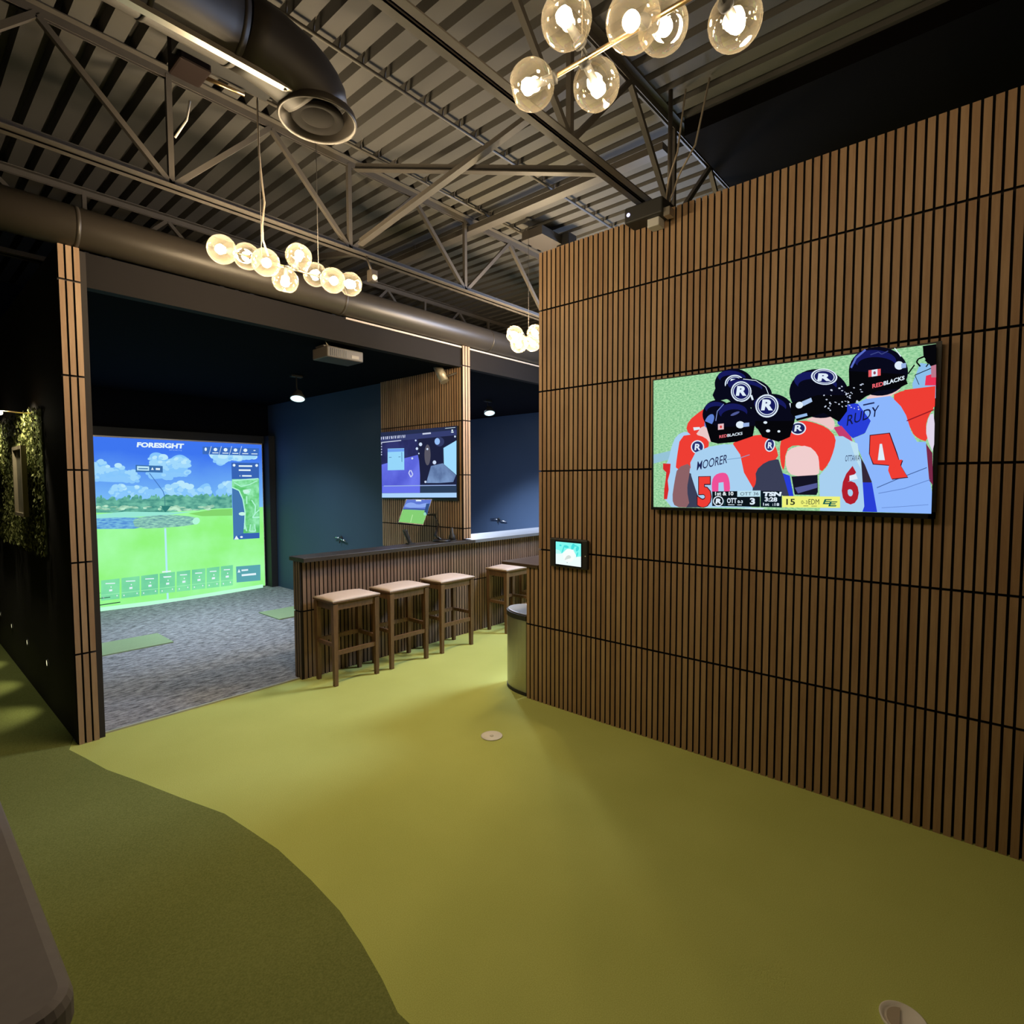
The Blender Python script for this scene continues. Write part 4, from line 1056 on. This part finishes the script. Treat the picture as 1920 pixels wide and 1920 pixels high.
# cylinder spot on the divider
c0 = unproj(818, 682, 0, X2a-0.12); c1 = unproj(834, 716, 0, X2a-0.09)
t = thing('cylinder_spotlight', 'unlit silver cylinder spotlight at the top of the bay divider', 'lamp', tuple(c0))
k = MB(); k.tube([c0, c1], 0.05, 24); k.build('can', mat('satin_grey', (0.30, 0.27, 0.22), 0.4, metal=0.5), t)
k = MB(); k.tube([c1+Vector((0, 0, 0.05)), (X2a, c1.y-0.10, c1.z+0.10)], 0.012, 10); k.build('bracket', M_steel_dk, t)
# club holders on the dark walls
def holder(p, nx, label, long_):
    t = thing('wall_club_holder', label, 'wall bracket', tuple(p), 'small brackets on the bay walls')
    k = MB(); k.lathe([(0.001, 0.012), (0.03, 0.012), (0.034, 0), (0.001, 0)], p, (-1, 0, 0), 18); k.build('plate', M_plastic, t)
    k = MB(); k.tube([p+Vector((-0.03, 0, 0)), p+Vector((-0.035, 0.06, 0.01)), p+Vector((-0.03, 0.14*long_, 0.0))], 0.010, 8); k.tube([p+Vector((-0.03, 0, 0)), p+Vector((-0.04, -0.09, -0.015)), p+Vector((-0.03, -0.16*long_, -0.03))], 0.011, 8); k.build('arms', M_chrome, t)
    k = MB(); k.tube([p+Vector((-0.02, 0, -0.01)), p+Vector((-0.03, 0, -0.07))], 0.008, 8); k.build('hook', M_plastic, t)
holder(unproj(640, 1009, 0, X2a+0.018), 1, 'small bracket with silver arms on the navy wall of the left bay', 1.0)
holder(unproj(935, 974, 0, XR-0.001), 1, 'small bracket with a thin arm on the wall of the right bay', 1.4)
# sensor and device on the ceiling
sp = unproj(698, 517, 1, 3.70)
t = thing('motion_sensor', 'small sensor box on the joist right of the long chandelier', 'sensor', tuple(sp))
k = MB(); k.box(sp.x-0.03, sp.x+0.03, sp.y-0.03, sp.y+0.03, sp.z-0.05, sp.z+0.04); k.build('case', M_grey_pl, t, bevel=0.006)
k = MB(); k.tube([(sp.x-0.01, sp.y, sp.z+0.04), (sp.x-0.01, 3.76, 3.47)], 0.008, 8); k.build('bracket', M_steel_dk, t)
k = MB(); k.lathe([(0.022, 0), (0.018, 0.012), (0.001, 0.018)], (sp.x, sp.y-0.03, sp.z-0.02), (0, -1, 0), 14); k.build('lens', M_white, t)
# sensor unit over the slat wall
dv = unproj(1225, 360, 0, 3.30); dv.z = 3.34
t = thing('ceiling_projector', 'black ceiling device with pale parts above the slat wall edge', 'projector', tuple(dv))
k = MB(); k.box(3.22, 3.50, dv.y-0.10, dv.y+0.16, 3.36, 3.46); k.build('body', M_plastic_m, t, bevel=0.01)
k = MB(); k.box(3.26, 3.34, dv.y-0.06, dv.y+0.02, dv.z-0.03, dv.z+0.04); k.build('connector', mat('pale_plug', (0.55, 0.55, 0.55), 0.5), t, bevel=0.006)
k = MB(); k.box(3.24, 3.30, dv.y-0.14, dv.y-0.10, dv.z-0.0, dv.z+0.05); k.build('bracket', M_galv, t)
k = MB(); k.lathe([(0.001, 0.003), (0.012, 0.003), (0.012, 0), (0.001, 0)], (3.22, dv.y+0.13, dv.z+0.07), (-1, 0, 0), 12); k.build('indicator', emit('blue_white_led', (0.6, 0.6, 1.0), 2.0), t)
k = MB(); k.tube([(3.36, dv.y-0.08, dv.z+0.12), (3.36, dv.y-0.08, ZD)], 0.014, 10); k.build('pole', M_steel_dk, t)
for q_, (a_, c_) in enumerate(((-0.06, -0.10), (-0.09, -0.22))):
    k = MB(); k.tube([(3.34, dv.y+a_, dv.z+0.12), (3.33, dv.y+a_+c_*0.3, dv.z+0.26), (3.36, dv.y+a_+c_*0.7, dv.z+0.42), (3.40, dv.y+a_+c_, ZD-0.01)], 0.006, 8); k.build('cable', M_cord, t)
# black device near the wall end
dv = unproj(1022, 448, 2, 4.03)
t = thing('junction_box', 'dark ceiling box with cables above the end of the slat wall', 'junction box', tuple(dv))
k = MB(); k.box(dv.x-0.20, dv.x+0.22, dv.y-0.12, dv.y+0.12, 3.98, 4.06); k.build('tray', M_steel_dk, t)
k = MB(); k.box(dv.x+0.10, dv.x+0.24, dv.y-0.20, dv.y-0.06, 3.96, 4.08); k.build('box', M_plastic, t, bevel=0.01)
k = MB(); k.tube([(dv.x-0.2, dv.y+0.05, 4.06), (dv.x-0.1, dv.y, 4.11), (dv.x+0.05, dv.y+0.04, 4.09), (dv.x+0.15, dv.y-0.1, 4.08)], 0.010, 8); k.build('cable', M_plastic, t)
# device with brass rod upper left
q = unproj(362, 140, 2, 3.95); r_ = unproj(458, 178, 2, 3.95)
t = thing('ceiling_rod_fixture', 'dark ceiling fixture with a bright brass rod beside the large duct', 'fixture', tuple(q))
k = MB(); k.box(q.x-0.10, q.x+0.06, q.y-0.10, q.y+0.08, 3.94, 4.14); k.build('housing', mat('dark_maroon', (0.012, 0.006, 0.005), 0.8, spec=0.2), t, bevel=0.01)
k = MB(); k.tube([tuple(unproj(386, 146, 2, 3.95)), tuple(r_)], 0.011, 12); k.build('rod', M_brass, t)
k = MB(); k.tube([tuple(unproj(356, 190, 2, 3.93)), tuple(unproj(350, 225, 2, 3.80)), tuple(unproj(328, 258, 2, 3.70))], 0.006, 8); k.build('cable', M_white, t)

# ------------------------------------------------------------------ corridor side: hedge panels, pictures, step lights
XC = X1a-0.005
hm, nt, p = nodes('boxwood_leaf')
at = nt.nodes.new('ShaderNodeAttribute'); at.attribute_name = 'tint'
cr = nt.nodes.new('ShaderNodeValToRGB'); cr.color_ramp.elements[0].color = (0.08, 0.10, 0.02, 1); cr.color_ramp.elements[1].color = (0.55, 0.55, 0.2, 1)
nt.links.new(at.outputs['Fac'], cr.inputs[0]); nt.links.new(cr.outputs[0], p.inputs['Base Color']); p.inputs['Roughness'].default_value = 0.6
k = MB()
k.box(XC-0.01, XC-0.001, 5.14, 9.0, 1.2, 2.25, 0, 0.0)
for i in range(11000):
    y_ = random.uniform(5.12, 8.9); z_ = random.uniform(1.19, 2.26); x_ = XC-random.uniform(0.01, 0.06)
    a = random.uniform(0, 2*PI); s_ = random.uniform(0.010, 0.02); tl = random.uniform(-0.7, 0.7)
    u_ = Vector((tl*0.5, math.cos(a), math.sin(a))).normalized()*s_; v_ = Vector((random.uniform(-0.8, 0.8), -math.sin(a), math.cos(a))).normalized()*s_*0.6
    c_ = Vector((x_, y_, z_)); k.poly([c_-u_, c_+v_, c_+u_, c_-v_], 0, random.random())
tag(k.build('artificial_hedge', hm, fix=False), 'green artificial hedge panel on the dark corridor wall', 'hedge', kind='stuff')
pm = mat('picture_print', (0.16, 0.14, 0.09), 0.6, noise=0.6, scale=6)
for (ya, yb, lab) in ((5.32, 5.72, 'narrow wooden picture frame on the hedge nearest the left pillar'), (6.80, 7.20, 'wooden picture frame on the hedge at the left edge of the picture')):
    t = thing('framed_picture', lab, 'picture', (XC-0.08, (ya+yb)/2, 1.72), 'framed pictures on the hedge')
    k = MB()
    for bx in ((ya, yb, 1.47, 1.495), (ya, yb, 1.965, 1.99), (ya, ya+0.025, 1.495, 1.965), (yb-0.025, yb, 1.495, 1.965)): k.box(XC-0.105, XC-0.075, *bx)
    k.build('frame', M_frame, t)
    k = MB(); k.box(XC-0.084, XC-0.080, ya+0.02, yb-0.02, 1.49, 1.97); k.build('print', pm, t)
for (yy, lab) in ((5.45, 'lit picture lamp on a thin arm above the nearer frame'), (6.95, 'picture lamp above the frame at the left edge')):
    t = thing('picture_lamp', lab, 'lamp', (XC-0.2, yy, 2.2), 'picture lamps over the hedge')
    k = MB(); k.tube([(XC-0.01, yy, 2.235), (XC-0.22, yy-0.05, 2.232)], 0.005, 8); k.build('arm', M_brass, t)
    k = MB(); k.tube([(XC-0.20, yy-0.10, 2.215), (XC-0.27, yy-0.20, 2.205)], 0.016, 12); k.build('head', emit('picture_lamp_tube', (1.0, 0.93, 0.72), 4), t)
    light('picture_lamp_glow', 'SPOT', (XC-0.24, yy-0.05, 2.40), 26, (1, 0.93, 0.68), 0.03, (XC, yy+0.12, 1.75), spot=1.7, blend=0.7)
step_lens = emit('step_light_lens', srgb(246, 240, 190), 1.5)
for i, yy in enumerate((5.384, 6.22, 7.05, 7.80)):
    lab = ('step light nearest the pillar low on the dark corridor wall', 'second step light from the pillar on the corridor wall', 'third step light from the pillar on the corridor wall', 'step light at the left edge of the picture on the corridor wall')[i]
    t = thing('step_light', lab, 'lamp', (XC, yy, 0.355), 'step lights along the corridor wall')
    k = MB(); k.lathe([(0.034, 0), (0.036, 0.006), (0.028, 0.008), (0.026, 0.002)], (XC-0.001, yy, 0.355), (-1, 0, 0), 20); k.build('ring', M_plastic, t)
    k = MB(); k.lathe([(0.001, 0.004), (0.026, 0.004)], (XC-0.001, yy, 0.355), (-1, 0, 0), 20); k.build('lens', step_lens, t)
    light('step_light_glow', 'SPOT', (XC-0.02, yy, 0.355), 4.5, (1, 0.92, 0.6), 0.02, (XC-0.35, yy, 0), spot=1.5, blend=0.8)

# ------------------------------------------------------------------ bench in the near left corner
t = thing('upholstered_bench', 'grey padded bench corner at the lower left edge of the picture', 'bench', (-0.1, 2.5, 0))
def rrect(x0, x1, y0, y1, r, n_=6):
    out = []
    for cx, cy, a0 in ((x1-r, y0+r, -PI/2), (x1-r, y1-r, 0), (x0+r, y1-r, PI/2), (x0+r, y0+r, PI)):
        out += [(cx+r*math.cos(a0+i/n_*PI/2), cy+r*math.sin(a0+i/n_*PI/2)) for i in range(n_+1)]
    return out
k = MB(); k.prism(rrect(-0.45, 0.28, 1.66, 3.5, 0.09), 0.34, 0.45); k.build('cushion', M_bench, t, bevel=0.03)
k = MB(); k.prism(rrect(-0.42, 0.25, 1.70, 3.47, 0.08), 0.03, 0.339); k.build('base', M_plastic_m, t)
k = MB()
for fx in (-0.35, 0.17):
    for fy in (1.8, 3.35): k.box(fx-0.03, fx+0.03, fy-0.03, fy+0.03, 0.010, 0.031)
k.build('feet', M_plastic_m, t)
